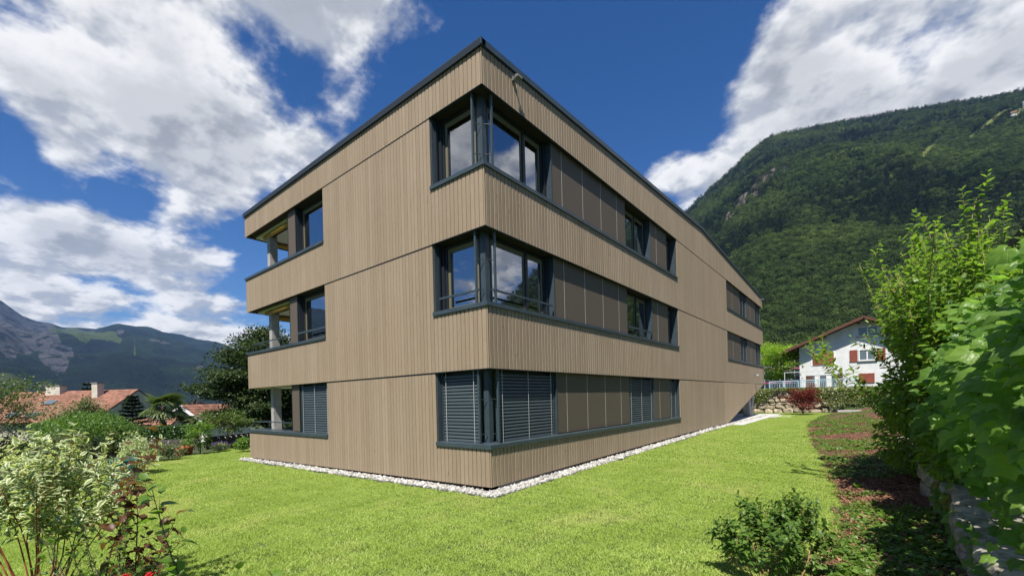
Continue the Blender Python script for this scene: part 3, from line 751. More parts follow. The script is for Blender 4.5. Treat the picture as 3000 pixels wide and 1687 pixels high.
for i in range(3):
    z0, z1 = SILL[i]+.10, SOF[i]+.005
    # corner window, both sides
    window('L', .42, LC-.13, z0, z1, d=-.31); jamb('L', LC, -1, z0, z1)
    mb = MB(); fbox(mb, 'L', LC-.125, LC-.035, -.33, -.24, z0, z1); fbox(mb, 'L', LC-.075, LC-.035, -.17, -.13, z0, z1); mb.build('frame_post', 'metal_dk', B)
    window('R', .42, 2.56, z0, z1, d=-.31, mull=(1.78,)); jamb('R', 2.68, 1, z0, z1, d1=-.085)
    fbox(MB(), 'R', 2.57, 2.675, -.33, -.24, z0, z1).build('frame_post', 'metal_dk', B)
    # brown panels
    us = [2.715, 3.22, 4.33, 5.44, 6.55, 7.20]
    for a, b in zip(us, us[1:]): panel('R', a+.008, b-.008, z0+.02, z1-.005)
    for u in us[1:-1]: fbox(MB(), 'R', u-.0075, u+.0075, -.122, -.1085, z0+.02, z1-.006).build('joint_profile', 'joint', B)
    window('R', 7.22, 9.33, z0, z1, d=-.31, mull=(8.37,)); jamb('R', 9.335, 1, z0, z1, d1=-.085)
    panel('R', 9.372, 10.01, z0+.02, z1-.005); panel('R', 10.03, 11.14, z0+.02, z1-.005); fbox(MB(), 'R', 10.012, 10.028, -.122, -.1085, z0+.02, z1-.006).build('joint_profile', 'joint', B)
    window('R', 11.16, RK1-.04, z0, z1, d=-.31); jamb('R', RK1, -1, z0, z1)
    # small window and panel beside the loggia
    window('L', LW+.04, 8.64, z0, z1, d=-.31, mull=()); jamb('L', LW, 1, z0, z1); jamb('L', 8.675, 1, z0, z1, d1=-.1, mat='metal_dk')
    panel('L', 8.71, 9.24, z0+.02, z1-.005); fbox(MB(), 'L', 9.243, 9.262, -.30, -.10, z0+.02, z1-.005).build('panel_edge', 'metal_dk', B)
    fbox(MB(), 'L', 8.645, 8.672, -.33, -.14, z0, z1).build('guide_rail', 'metal_dk', B); fbox(MB(), 'L', LW+.045, LW+.085, -.14, -.10, z0, z1).build('guide_rail', 'metal', B)
    if i == 0:
        blind('L', .44, LC-.10, z0, z1); blind('R', .44, 2.60, z0, z1); blind('R', 7.24, 9.28, z0, z1); blind('R', 11.19, RK1-.09, z0, z1); blind('L', LW+.11, 8.60, z0, z1)
    else:
        # far window band running out to the end of the building
        jamb('R', RK2, 1, z0, z1)
        for a, b in ((RK2+.05, 22.5), (22.52, 24.4), (26.5, 27.9), (27.92, 29.4)): panel('R', a, b, z0+.02, z1-.005)
        for u in (22.51, 27.91): fbox(MB(), 'R', u-.006, u+.006, -.122, -.1085, z0+.02, z1-.006).build('joint_profile', 'joint', B)
        window('R', 24.42, 26.46, z0, z1, d=-.31); jamb('R', 26.47, 1, z0, z1, d1=-.085, w=.025)
        window('R', 29.42, RE-.34, z0, z1, d=-.31); window('F', .42, 2.9, z0, z1, d=-.31)
        blind('R', 24.45, 26.4, z0, z1, pitch=.09); blind('R', 29.45, RE-.36, z0, z1, pitch=.09)
        MB().box(-.36, -.22, RE-.36, RE-.22, z0, z1).build('corner_post', 'metal', B)
    if i == 1:
        mb = MB()
        fbox(mb, 'L', .30, LC-.14, -.10, -.06, z0+.27, z0+.31); fbox(mb, 'R', .30, 2.60, -.10, -.06, z0+.27, z0+.31); mb.build('window_rail', 'metal', B)
        fbox(MB(), 'L', LW+.09, 8.6, -.10, -.06, z0+.26, z0+.32).build('window_rail', 'metal', B)
        fbox(MB(), 'R', 7.25, 9.3, -.10, -.06, z0+.26, z0+.31).build('window_rail', 'metal', B)
# loggias: column, ceiling, awnings, rails
for i in range(3):
    z0 = SILL[i]+.10; z1 = SOF[i]+.03
    MB().box(-11.74, -11.50, .42, .70, 0.30 if i == 0 else SOF[i-1]+.42, z1).build('column', 'concrete', B)
    c = MB().box(-LE+.22, -9.44, .33, 4.2, z1-.045, z1-.002).build('loggia_ceiling', 'white', B)
    if i:
        a = MB().tube([(-12.0, .44, z1-.13), (-9.45, .44, z1-.13)], .07, 10).build('awning', 'awning', B, smooth=True)
        MB().box(-12.03, -9.46, .52, .55, z1-.20, z1-.05).build('awning_cassette', 'metal_dk', a)
        a = MB().tube([(-12.3, .8, z1-.17), (-12.3, 4.1, z1-.17)], .085, 10).build('awning', 'awning', B, smooth=True)
        MB().box(-12.42, -12.38, .8, 4.1, z1-.27, z1-.05).build('awning_cassette', 'metal_dk', a)
    if i < 2:
        r_ = MB(); h = z0+.30
        r_.beam((-12.5, .12, h), (-9.3, .12, h), .035, .035).beam((-12.5, .12, h), (-12.5, 4.1, h), .035, .035); r_ = r_.build('loggia_rail', 'metal', B)
        for x in (-12.5, -11.2, -9.9): MB().beam((x, .12, z0-.02), (x, .12, h-.018), .02, .02).build('rail_post', 'metal', r_)
# floodlights on the long facade
def flood(u, z, s=1.0, mt='lampdark'):
    fbox(MB(), 'R', u-.05*s, u+.05*s, 0.0, .05, z-.06*s, z+.06*s).build('floodlight', 'lampdark', B)
    mb = MB(); mb.beam((.04, u, z), (.19*s, u, z+.01), .03, .03); hd = mb.build('floodlight_arm', 'lampdark', B)
    c = Vector((.20*s, u+.0, z-.02)); MB().add([c+Vector(q)*s for q in ((-.05,-.10,-.05),(.07,-.10,-.03),(.07,.10,-.03),(-.05,.10,-.05),(-.04,-.10,.05),(.06,-.10,.03),(.06,.10,.03),(-.04,.10,.05))], [(0,3,2,1),(4,5,6,7),(0,1,5,4),(1,2,6,5),(2,3,7,6),(3,0,4,7)]).build('lamp_head', mt, hd)
flood(1.06, 9.10, .8); flood(28.3, 3.12, 1.0, 'lampgrey'); flood(31.35, 9.0)
# concrete V column under the open end
mb = MB(); zb = ground_z(0, 30)
mb.add([(-1.0,29.5,zb),(-.55,29.5,zb),(-.55,30.3,zb),(-1.0,30.3,zb),(-1.0,28.6,2.52),(-.55,28.6,2.52),(-.55,29.3,2.52),(-1.0,29.3,2.52)], [(0,3,2,1),(4,5,6,7),(0,1,5,4),(1,2,6,5),(2,3,7,6),(3,0,4,7)])
mb.add([(-1.01,29.7,zb),(-.54,29.7,zb),(-.54,30.4,zb),(-1.01,30.4,zb),(-1.01,30.9,2.52),(-.54,30.9,2.52),(-.54,31.5,2.52),(-1.01,31.5,2.52)], [(0,3,2,1),(4,5,6,7),(0,1,5,4),(1,2,6,5),(2,3,7,6),(3,0,4,7)])
mb.build('support_column', 'concrete', B)

# ------------------------------------------------------------------ lawn, gravel, paving, bed
MT['grass'] = leafm('lawn_grass', (0.240, 0.370, 0.060), (0.520, 0.580, 0.170), trans=0.38, rough=0.5, spec=0.25, tcol=1.35, big=((0.330, 0.430, 0.090), 0.8), dry=((0.50, 0.52, 0.19), 0.55))
def grass_patch(seed, n, size=0.58, hmin=.014, hmax=.036, w=.0032):
    r = np.random.default_rng(seed)
    b = np.zeros((n, 3)); b[:, :2] = r.uniform(-size/2*1.05, size/2*1.05, (n, 2))
    a = r.uniform(0, 2*np.pi, n); lean = r.uniform(.3, 1.5, n); h = r.uniform(hmin, hmax, n)
    tip = b+np.stack([np.cos(a)*lean*h, np.sin(a)*lean*h, h], 1); q = r.uniform(0, 2*np.pi, n)
    s = np.stack([np.cos(q), np.sin(q), 0*q], 1)*w*r.uniform(.7, 1.5, (n, 1))
    mid = b+(tip-b)*[.35, .35, .6]
    V = np.stack([b-s, b+s, mid+s*.8, tip, mid-s*.8], 1).reshape(-1, 3)
    o = np.arange(n)[:, None]*5
    F = np.concatenate([o+[0, 1, 2], o+[0, 2, 4], o+[4, 2, 3]])
    me = np_mesh('grass_patch', V, F); me.materials.append(MT['grass']); return me
r = np.random.default_rng(5)
cx, cy = np.meshgrid(np.arange(-20, 6.4, .46), np.arange(-8.5, 36.2, .46)); cx = cx.ravel()+r.normal(0, .05, cx.size); cy = cy.ravel()+r.normal(0, .05, cy.size)
ok = in_lawn(cx, cy); cx, cy = cx[ok], cy[ok]
dd = np.hypot(cx-CAM[0], cy-CAM[1]); vis_ = ((cx-CAM[0])*_fw.x+(cy-CAM[1])*_fw.y) > 2.0
cx, cy, dd = cx[vis_], cy[vis_], dd[vis_]
pr = [grass_patch(i, 2600) for i in range(5)]+[grass_patch(i+9, 1100, w=.006) for i in range(3)]
ki = np.where(dd < 13, r.integers(0, 5, len(cx)), 5+r.integers(0, 3, len(cx)))
lw = scatter('lawn', np.stack([cx, cy, ground_z(cx, cy)], 1), r.integers(0, 4, len(cx))*math.pi/2+r.normal(0, .1, len(cx)), r.uniform(.95, 1.12, len(cx)), pr, kidx=ki, tilt=np.stack([np.full(len(cx), .012), np.where(cx < 0, -.0135, 0)], 1))
tag(lw, 'sunny short mown green lawn round the timber building', kind='stuff')

MT['pebble'] = surf('pebbles', (0.26, 0.25, 0.225), (0.44, 0.43, 0.40), scale=8, rough=0.75, var=0.45, c3=(0.45, 0.30, 0.17), s3=7, lo3=.66, hi3=.70)
MT['pebble_bed'] = surf('pebble_bed', (0.20, 0.185, 0.165), (0.34, 0.32, 0.29), scale=25, rough=0.9, bump=.6, bscale=60)
r = np.random.default_rng(8)
ico = bmesh.new(); bmesh.ops.create_icosphere(ico, subdivisions=1, radius=1); IV = np.array([v.co[:] for v in ico.verts]); IF = np.array([[v.index for v in f.verts] for f in ico.faces]); ico.free()
gp = []
for _ in range(9000):
    if r.random() < .40: x, y = r.uniform(-13.1, .34), r.uniform(-.29, -.0)
    else: x, y = r.uniform(.0, .35), -.29+31.5*r.random()**1.6
    if abs(x) > 9 and r.random() < .3: continue
    gp.append((x, y))
gp = np.array(gp); n = len(gp); sz = r.uniform(.022, .052, n)
Q = np.stack([gp[:, 0], gp[:, 1], ground_z(gp[:, 0], gp[:, 1])+sz*.35+r.uniform(0, .03, n)], 1)
ax = rvec(r, n); ay = np.cross(ax, rvec(r, n)); ay /= np.linalg.norm(ay, axis=1, keepdims=True); az_ = np.cross(ax, ay)
A = np.stack([ax*r.uniform(.9, 1.5, (n, 1)), ay*r.uniform(.7, 1.1, (n, 1)), az_*r.uniform(.5, .8, (n, 1))], 2)*sz[:, None, None]
Vp = np.einsum('nij,vj->nvi', A, IV*1.0)*(1+r.normal(0, .10, (n, len(IV), 1)))+Q[:, None]
Fp = (IF[None]+np.arange(n)[:, None, None]*len(IV)).reshape(-1, 3)
o = link('gravel', np_mesh('gravel', Vp.reshape(-1, 3), Fp), 'pebble'); tag(o, 'strip of white pebbles along the foot of the timber building', kind='stuff')
mb = MB()
for (x0, x1, y0, y1) in ((-13.1, .36, -.30, .06), (-.06, .36, .06, 31.4)):
    k = 24
    for j in range(k):
        f0, f1 = j/k, (j+1)/k
        if x1-x0 > 5: qs = [(x0+(x1-x0)*f0, y0), (x0+(x1-x0)*f1, y0), (x0+(x1-x0)*f1, y1), (x0+(x1-x0)*f0, y1)]
        else: qs = [(x0, y0+(y1-y0)*f0), (x1, y0+(y1-y0)*f0), (x1, y0+(y1-y0)*f1), (x0, y0+(y1-y0)*f1)]
        mb.add([(a, b, float(ground_z(a, b))+.012) for a, b in qs], [(0, 1, 2, 3)])
o = mb.build('gravel_bed', 'pebble_bed'); tag(o, 'grey grit bed under the white pebble strip', kind='structure')
MT['slab'] = surf('pale_concrete_paving', (0.40, 0.39, 0.37), (0.50, 0.49, 0.47), scale=1.5, rough=0.85, bump=.2)
mb = MB().box(-9, .9, 19.7, 33.6, .0, float(ground_z(0, 30))+.035).box(.904, 2.0, 28.5, 32.0, .0, float(ground_z(0, 30))+.02)
o = mb.build('pavement', 'slab'); tag(o, 'pale concrete paving under the open end of the timber building', kind='structure')

MT['mulch'] = surf('bark_mulch', (0.070, 0.034, 0.020), (0.150, 0.074, 0.044), scale=30, detail=6, rough=0.95, bump=1.0, bscale=70, c3=(0.045, 0.028, 0.016), s3=4)
bx = np.linspace(0, 1, 16); by = np.arange(-7, 36, .3)
BXX = np.array([[np.interp(yy, _ey, _ex)-.06+(7.0-np.interp(yy, _ey, _ex)+.06)*t for t in bx] for yy in by]); BYY = np.repeat(by[:, None], 16, 1)
rise = np.clip((by-12)/12, 0, 1)[:, None]
BZ = ground_z(np.minimum(BXX, 6.9), BYY)+.02+.20*bx[None]**1.3*(1-.0*rise)+.05*hnoise(BXX, BYY, 21, 3, 2.2)*np.minimum(1, bx*4)[None]+rise*.35*bx[None]
o = link('flower_bed', grid_mesh('flower_bed', BXX, BYY, BZ), 'mulch', smooth=True); tag(o, 'reddish brown mulched bed between the lawn and the stone wall', kind='structure')
def bed_z(x, y):
    e = np.interp(y, _ey, _ex)-.06; t = np.clip((x-e)/(7.0-e), 0, 1); rs = np.clip((y-12)/12, 0, 1)
    return ground_z(np.minimum(x, 6.9), y)+.02+.20*t**1.3+.05*hnoise(x, y, 21, 3, 2.2)*np.minimum(1, t*4)+rs*.35*t
# bark chips and low creeping plants on the bed: too many and too small to count
MT['chip'] = surf('bark_chip', (0.17, 0.078, 0.045), (0.28, 0.14, 0.08), scale=12, rough=0.9, var=.4)
MT['cover'] = leafm('ground_cover_leaf', (0.070, 0.140, 0.022), (0.16, 0.25, 0.045), trans=.35, rough=.4)
def chip_me(s):
    rr = np.random.default_rng(s); n = 40; p = np.zeros((n, 3)); p[:, :2] = rr.uniform(-.2, .2, (n, 2)); p[:, 2] = rr.uniform(.005, .02, n)
    d = rvec(rr, n); d[:, 2] *= .35; A, Pp = frames(p, d, np.tile([0, 0, 1.], (n, 1))+rr.normal(0, .5, (n, 3)), rr.uniform(.02, .05, n)); me = leaves_mesh('chip', T_far, A, Pp); me.materials.append(MT['chip']); return me
def cover_me(s, n=55, R_=.14, sz=.035, tpl=T_oval, mat='cover', hgt=.06):
    rr = np.random.default_rng(s); a = rr.uniform(0, 6.28, n); q = R_*np.sqrt(rr.random(n))
    p = np.stack([q*np.cos(a), q*np.sin(a), rr.uniform(.02, hgt, n)*(1.2-q/R_)], 1); d = np.stack([np.cos(a), np.sin(a), rr.normal(.1, .35, n)], 1)+rr.normal(0, .4, (n, 3))
    A, Pp = frames(p, d, np.tile([0, 0, 1.], (n, 1))+rr.normal(0, .35, (n, 3)), rr.uniform(.6, 1.2, n)*sz); me = leaves_mesh('creeper', tpl, A, Pp); me.materials.append(MT[mat]); return me
r = np.random.default_rng(31)
def bed_pts(n, y0, y1, pw=1.0):
    y = y0+(y1-y0)*r.random(n)**pw; e = np.interp(y, _ey, _ex); x = e+r.random(n)*(6.85-e); return x, y
x, y = bed_pts(1100, -3, 24, 1.4)
o = scatter('bark_chips', np.stack([x, y, bed_z(x, y)], 1), r.uniform(0, 6.28, len(x)), r.uniform(.7, 1.3, len(x)), [chip_me(i) for i in range(4)]); tag(o, 'loose brown bark chips strewn over the bed', kind='stuff')
x, y = bed_pts(2300, -3, 30, 1.2)
m_ = hnoise(x, y, 44, 3, 1.1)+.5*sst(x-np.interp(y, _ey, _ex), .6, 1.1)*(y > 0)*(y < 7)*-.6 + .55*(y < 1.2) + .45*(y > 7)
kp = m_+r.normal(0, .15, len(x)) > .14; x, y = x[kp], y[kp]
o = scatter('ground_cover', np.stack([x, y, bed_z(x, y)], 1), r.uniform(0, 6.28, len(x)), r.uniform(.7, 1.35, len(x)), [cover_me(i) for i in range(3)]+[cover_me(i+7, 26, .13, .06, T_round) for i in range(2)]); tag(o, 'low creeping green ground cover spreading over the mulched bed', kind='stuff')

# ------------------------------------------------------------------ stone walls
MT['stone_grey'] = surf('rough_limestone', (0.17, 0.155, 0.13), (0.32, 0.295, 0.25), scale=6, rough=0.95, bump=1.0, bscale=22, var=.12, c3=(0.10, 0.085, 0.055), s3=5, lo3=.60, hi3=.70)
MT['mortar'] = surf('old_mortar', (0.14, 0.128, 0.105), (0.24, 0.22, 0.185), scale=8, rough=0.95, bump=1.0, bscale=30)
MT['stone_tan'] = surf('tan_fieldstone', (0.26, 0.215, 0.15), (0.46, 0.39, 0.28), scale=5, rough=0.95, bump=.8, bscale=20, var=.25)
def stone_me(rr, a, h, dpt, rough_=.10, sub=1):
    """one irregular block, about 40 triangles, front towards -y"""
    bm = bmesh.new(); bmesh.ops.create_icosphere(bm, subdivisions=sub, radius=1)
    for v in bm.verts:
        c = v.co; c = Vector([math.copysign(abs(q)**.62, q) for q in c]); v.co = Vector((c.x*a*.54, c.y*dpt*.5, c.z*h*.54))*(1+rr.normal(0, rough_))
    me = bpy.data.meshes.new('stone'); bm.to_mesh(me); bm.free(); return me
# the low wall beside the camera
sw = thing('stone_wall', 'low rough grey stone wall under the big-leaved vine', 'wall', (7.05, 2.0, 0))
r = np.random.default_rng(12)
yy = np.arange(-5, 13.1, .25); mb = MB(); prof_t = []
for q in yy:
    zt = .46+.09*math.sin(q*.9)+.05*math.sin(q*2.3+1)-.012*max(q-4, 0)
    prof_t.append(zt)
for i in range(len(yy)-1):
    a, b = yy[i], yy[i+1]; za, zb_ = prof_t[i]-.03, prof_t[i+1]-.03
    xa = 6.96+.05*math.sin(a*1.7); xb = 6.96+.05*math.sin(b*1.7)
    mb.add([(xa, a, -.5), (xb, b, -.5), (xb+.02, b, zb_), (xa+.02, a, za), (xa+.5, a, za+.02), (xb+.5, b, zb_+.02)], [(0, 1, 2, 3), (3, 2, 5, 4)])
mb.build('mortar', 'mortar', sw, loc=(7.05, 2.0, 0))
q = -5.0
while q < 12.8:
    zt = float(np.interp(q+.2, yy, prof_t)); z = -.25
    w0 = r.uniform(.30, .55)
    while z < zt-.05:
        h = min(r.uniform(.16, .34), zt-z+.05); dq = r.normal(0, .05)
        me = stone_me(r, w0*1.04, h*1.05, .34, .075, 2); me.materials.append(MT['stone_grey'])
        o = bpy.data.objects.new('stone', me); COL.objects.link(o); o.parent = sw
        o.location = (6.96+.05*math.sin(q*1.7)+.05+r.normal(0, .025)-7.05, q+w0/2+dq-2.0, z+h/2); o.rotation_euler = (r.normal(0, .06), r.normal(0, .06), math.pi/2+r.normal(0, .08))
        z += h*.97
    q += w0*.97
# the retaining wall closing the lawn
fwl = thing('stone_wall', 'tan dry stone retaining wall topped with ivy below the white house', 'wall', (2, 36.3, 0))
def wall_y(x): return 35.6+.16*(x+2)
r = np.random.default_rng(14)
MB().add([(-9, wall_y(-9)+.16, -.2), (13, wall_y(13)+.16, -.2), (13, wall_y(13)+.16, 2.0), (-9, wall_y(-9)+.16, 2.0), (13, wall_y(13)+.9, 2.0), (-9, wall_y(-9)+.9, 2.0)], [(0, 1, 2, 3), (3, 2, 4, 5)]).build('mortar', 'mortar', fwl, loc=(2, 36.3, 0))
z = .06; cnt = 0
while z < 1.9:
    h = r.uniform(.26, .46) if z < .9 else r.uniform(.2, .32); q = -3.4
    while q < 6.4:
        w0 = r.uniform(.35, .95) if z < .9 else r.uniform(.3, .7); hh = h*r.uniform(.85, 1.15)
        me = stone_me(r, w0, hh, .40, .10); me.materials.append(MT['stone_tan'])
        o = bpy.data.objects.new('stone', me); COL.objects.link(o); o.parent = fwl; cnt += 1
        o.location = (q+w0/2-2, wall_y(q+w0/2)+.10+r.normal(0, .04)-36.3, z+h/2+r.normal(0, .03)); o.rotation_euler = (r.normal(0, .06), r.normal(0, .12), r.normal(.16, .08))
        q += w0*.95
    z += h*.95

# ------------------------------------------------------------------ plants: generators
def bush(name, label, loc, rad3, n, size, mat, seed, tpl=T_oval, n_ind=0, stems=7, stem_mat='bark', group=None, lumps=7, cat='shrub', up=.35, part='foliage', inner=.55):
    rr = np.random.default_rng(seed); loc = (loc[0], loc[1], float(ground_z(loc[0], loc[1])) if len(loc) < 3 else loc[2])
    t = thing(name, label, cat, loc, group); R3 = np.array(rad3); c0 = np.array(loc)+[0, 0, R3[2]*.95]
    lc = rvec(rr, lumps)*R3*rr.uniform(.35, .62, (lumps, 1)); lc[:, 2] = np.abs(lc[:, 2])*1.0-.25*R3[2]*rr.random(lumps); lr = rr.uniform(.36, .58, lumps)
    k = rr.integers(0, lumps, n); u = rvec(rr, n); q = inner+(1.04-inner)*rr.random(n)**.5
    Pp = c0+lc[k]+u*R3*lr[k][:, None]*q[:, None]
    Pp[:, 2] = np.maximum(Pp[:, 2], loc[2]+.04)
    d = u+rvec(rr, n)*.9; d[:, 2] -= .15
    A, Pp = frames(Pp, d, u*.6+[0, 0, up]+rvec(rr, n)*.55, rr.uniform(.65, 1.25, n)*size)
    mb = MB()
    for j in range(stems):
        e = c0+lc[j % lumps]*.9; s0 = np.array(loc)+[rr.normal(0, .05)*R3[0], rr.normal(0, .05)*R3[1], -.05]; m = (s0+e)/2+rr.normal(0, .06, 3)*R3
        rb = max(.006, R3[2]*.018); mb.tube([s0, m, e], [rb, rb*.7, rb*.3], 5)
    if stems: mb.build('stem', stem_mat, t, loc=loc)
    put_leaves(t, loc, tpl, A, Pp, mat, n_ind, rest=part); return t
def tree(name, label, loc, height, crown_r, trunk_h, n, size, mat, seed, limbs=12, tpl=T_far, flat=.35, bark='bark', group=None, cat='tree', shape=lambda h: math.sin(math.pi*min(1, .12+.88*h))**.7, rise=.35, sub=5, sig=.16, trunk_r=None, droop=0.0, xs=1.0):
    rr = np.random.default_rng(seed); z0 = float(ground_z(loc[0], loc[1])) if len(loc) < 3 else loc[2]; loc = (loc[0], loc[1], z0)
    t = thing(name, label, cat, loc, group); mb = MB(); tr = trunk_r or height*.018
    tp = path(rr, (loc[0], loc[1], z0-.1), (0, 0, 1), height*.93, 7, .25, .06); mb.tube(tp, np.linspace(tr, tr*.2, len(tp)), 7)
    cen = []; wts = []
    for i in range(limbs):
        f = (i+.5)/limbs; h = trunk_h/height+(1-trunk_h/height)*f*.97; p0, _ = along(tp, h*.97); a = i*2.39996+rr.normal(0, .3)
        ln = crown_r*shape(f)*rr.uniform(.75, 1.12)
        pt = path(rr, p0, (math.cos(a)*xs, math.sin(a), rise+rr.normal(0, .12)), ln, 5, .03-droop*.1, .10)
        mb.tube(pt, np.linspace(tr*.45*(1-f*.6), tr*.08, len(pt)), 5, cap=False)
        for s in range(sub+1):
            q, dr = along(pt, .35+.65*s/sub); 
            for w in range(2):
                sd = np.cross(dr, [0, 0, 1])*(1 if w else -1); sd = sd/(np.linalg.norm(sd)+1e-9)
                e = q+(sd*rr.uniform(.1, .45)+np.array([0, 0, rr.normal(.05, .10)-droop*.3]))*ln*.55*(1.1-.5*s/sub)
                if rr.random() < .8: mb.tube([q, (q+e)/2+rr.normal(0, .02, 3)*ln, e], [tr*.12, tr*.08, tr*.03], 4, cap=False)
                cen.append(e); wts.append(ln)
    cen = np.array(cen); wts = np.array(wts)**1.2; k = rr.choice(len(cen), n, p=wts/wts.sum())
    off = rr.normal(0, 1, (n, 3))*[1, 1, flat]*sig*crown_r
    Pp = cen[k]+off; out = Pp-np.array([loc[0], loc[1], z0+height*.45]); out /= np.linalg.norm(out, axis=1, keepdims=True)
    d = out+rvec(rr, n)*.9; d[:, 2] -= .25+droop
    A, Pp = frames(Pp, d, np.array([0, 0, .9])+rvec(rr, n)*.65, rr.uniform(.65, 1.25, n)*size)
    mb.build('trunk', bark, t, loc=loc); put_leaves(t, loc, tpl, A, Pp, mat, 0, rest='crown'); return t
MT['bark'] = surf('grey_brown_bark', (0.09, 0.065, 0.045), (0.17, 0.13, 0.09), scale=12, stretch=(1, 1, .3), rough=.95, bump=.6)
MT['twig_red'] = surf('red_dogwood_bark', (0.20, 0.045, 0.022), (0.33, 0.10, 0.040), scale=9, rough=.6, var=.15)
MT['twig_tan'] = surf('tan_twig', (0.24, 0.15, 0.07), (0.34, 0.24, 0.12), scale=9, rough=.7)
LM = dict(
 variegated=leafm('variegated_leaf', (0.165, 0.240, 0.085), (0.240, 0.310, 0.130), trans=.42, edge=(0.70, 0.72, 0.46), tcol=1.2),
 redleaf=leafm('dark_red_leaf', (0.055, 0.018, 0.012), (0.150, 0.065, 0.028), trans=.35, rough=.45, tcol=2.2, big=((0.11, 0.06, 0.025), 2.0)),
 fresh=leafm('fresh_green_leaf', (0.085, 0.170, 0.022), (0.165, 0.270, 0.045), trans=.45),
 mid=leafm('mid_green_leaf', (0.065, 0.135, 0.024), (0.130, 0.215, 0.040), trans=.42),
 mid2=leafm('olive_green_leaf', (0.060, 0.100, 0.022), (0.125, 0.170, 0.045), trans=.35),
 dark=leafm('dark_glossy_leaf', (0.016, 0.042, 0.010), (0.042, 0.078, 0.018), trans=.22, rough=.32, spec=.5),
 bigtree=leafm('dark_tree_leaf', (0.016, 0.038, 0.010), (0.060, 0.088, 0.022), trans=.25, rough=.5, spec=.25),
 hedge=leafm('laurel_leaf', (0.022, 0.062, 0.012), (0.055, 0.115, 0.020), trans=.22, rough=.3, spec=.5),
 lime=leafm('lime_green_leaf', (0.18, 0.30, 0.030), (0.30, 0.42, 0.06), trans=.48),
 maple=leafm('crimson_maple_leaf', (0.095, 0.012, 0.012), (0.22, 0.030, 0.022), trans=.35, tcol=1.6),
 purple=leafm('purple_leaf', (0.030, 0.014, 0.018), (0.060, 0.030, 0.030), trans=.25),
 needle=leafm('spruce_needle', (0.014, 0.036, 0.016), (0.035, 0.062, 0.022), trans=.12, rough=.6),
 thuja=leafm('thuja_scale', (0.070, 0.105, 0.018), (0.130, 0.160, 0.035), trans=.2, rough=.6),
 palm=leafm('palm_frond', (0.055, 0.100, 0.025), (0.16, 0.20, 0.07), trans=.25, rough=.4),
 ivy=leafm('ivy_leaf', (0.050, 0.085, 0.014), (0.150, 0.185, 0.035), trans=.25, rough=.35),
 vine=leafm('vine_leaf', (0.085, 0.180, 0.028), (0.20, 0.32, 0.052), trans=.52, rough=.36, tcol=2.1, big=((0.085, 0.170, 0.028), 1.6), vein=True),
 vine_young=leafm('young_vine_leaf', (0.12, 0.17, 0.020), (0.24, 0.22, 0.040), trans=.45),
 mock=leafm('philadelphus_leaf', (0.085, 0.170, 0.022), (0.19, 0.29, 0.045), trans=.48, tcol=1.7),
 lavender=leafm('lavender_flower', (0.13, 0.075, 0.20), (0.24, 0.16, 0.33), trans=.2),
 sage=leafm('grey_green_leaf', (0.090, 0.125, 0.050), (0.16, 0.19, 0.08), trans=.25),
 bloom=leafm('white_blossom', (0.60, 0.60, 0.55), (0.78, 0.78, 0.74), trans=.35, tcol=1.0),
 berry=leafm('red_blossom', (0.55, 0.010, 0.015), (0.70, 0.03, 0.03), trans=.2, tcol=1.0),
 weep=leafm('feathery_grey_green', (0.075, 0.105, 0.035), (0.150, 0.180, 0.065), trans=.3))
MT.update(LM)

# ------------------------------------------------------------------ plants by the camera
def twig_leaves(rr, twigs, spacing, size, f0=.25, side=.8, fwd=.55, grav=0.15, pair=True):
    Pp = []; D = []; U = []; S = []
    for tw in twigs:
        L = np.linalg.norm(np.diff(tw, axis=0), axis=1).sum(); k = max(2, int(L*(1-f0)/spacing)); ph = rr.uniform(0, 6.28)
        for j in range(k+1):
            f = f0+(1-f0)*j/k; p, dr = along(tw, f); dr = dr/np.linalg.norm(dr)
            a = np.cross(dr, [0.01, 0.02, 1]); a /= np.linalg.norm(a)+1e-9; b = np.cross(dr, a)
            w = ph+j*(math.pi/2 if pair else 2.4)
            for sgn in ((1, -1) if pair else (1,)):
                sd = (a*math.cos(w)+b*math.sin(w))*sgn
                d = sd*side+dr*(fwd+1.2*max(0, f-.9)*6)+rr.normal(0, .22, 3)-[0, 0, grav]
                Pp.append(p+rr.normal(0, .004, 3)); D.append(d); U.append(dr*.8+np.array([0, 0, .7])+rr.normal(0, .25, 3)); S.append(size*rr.uniform(.65, 1.2)*(1-.35*max(0, f-.75)/.25))
    return frames(np.array(Pp), np.array(D), np.array(U), np.array(S))
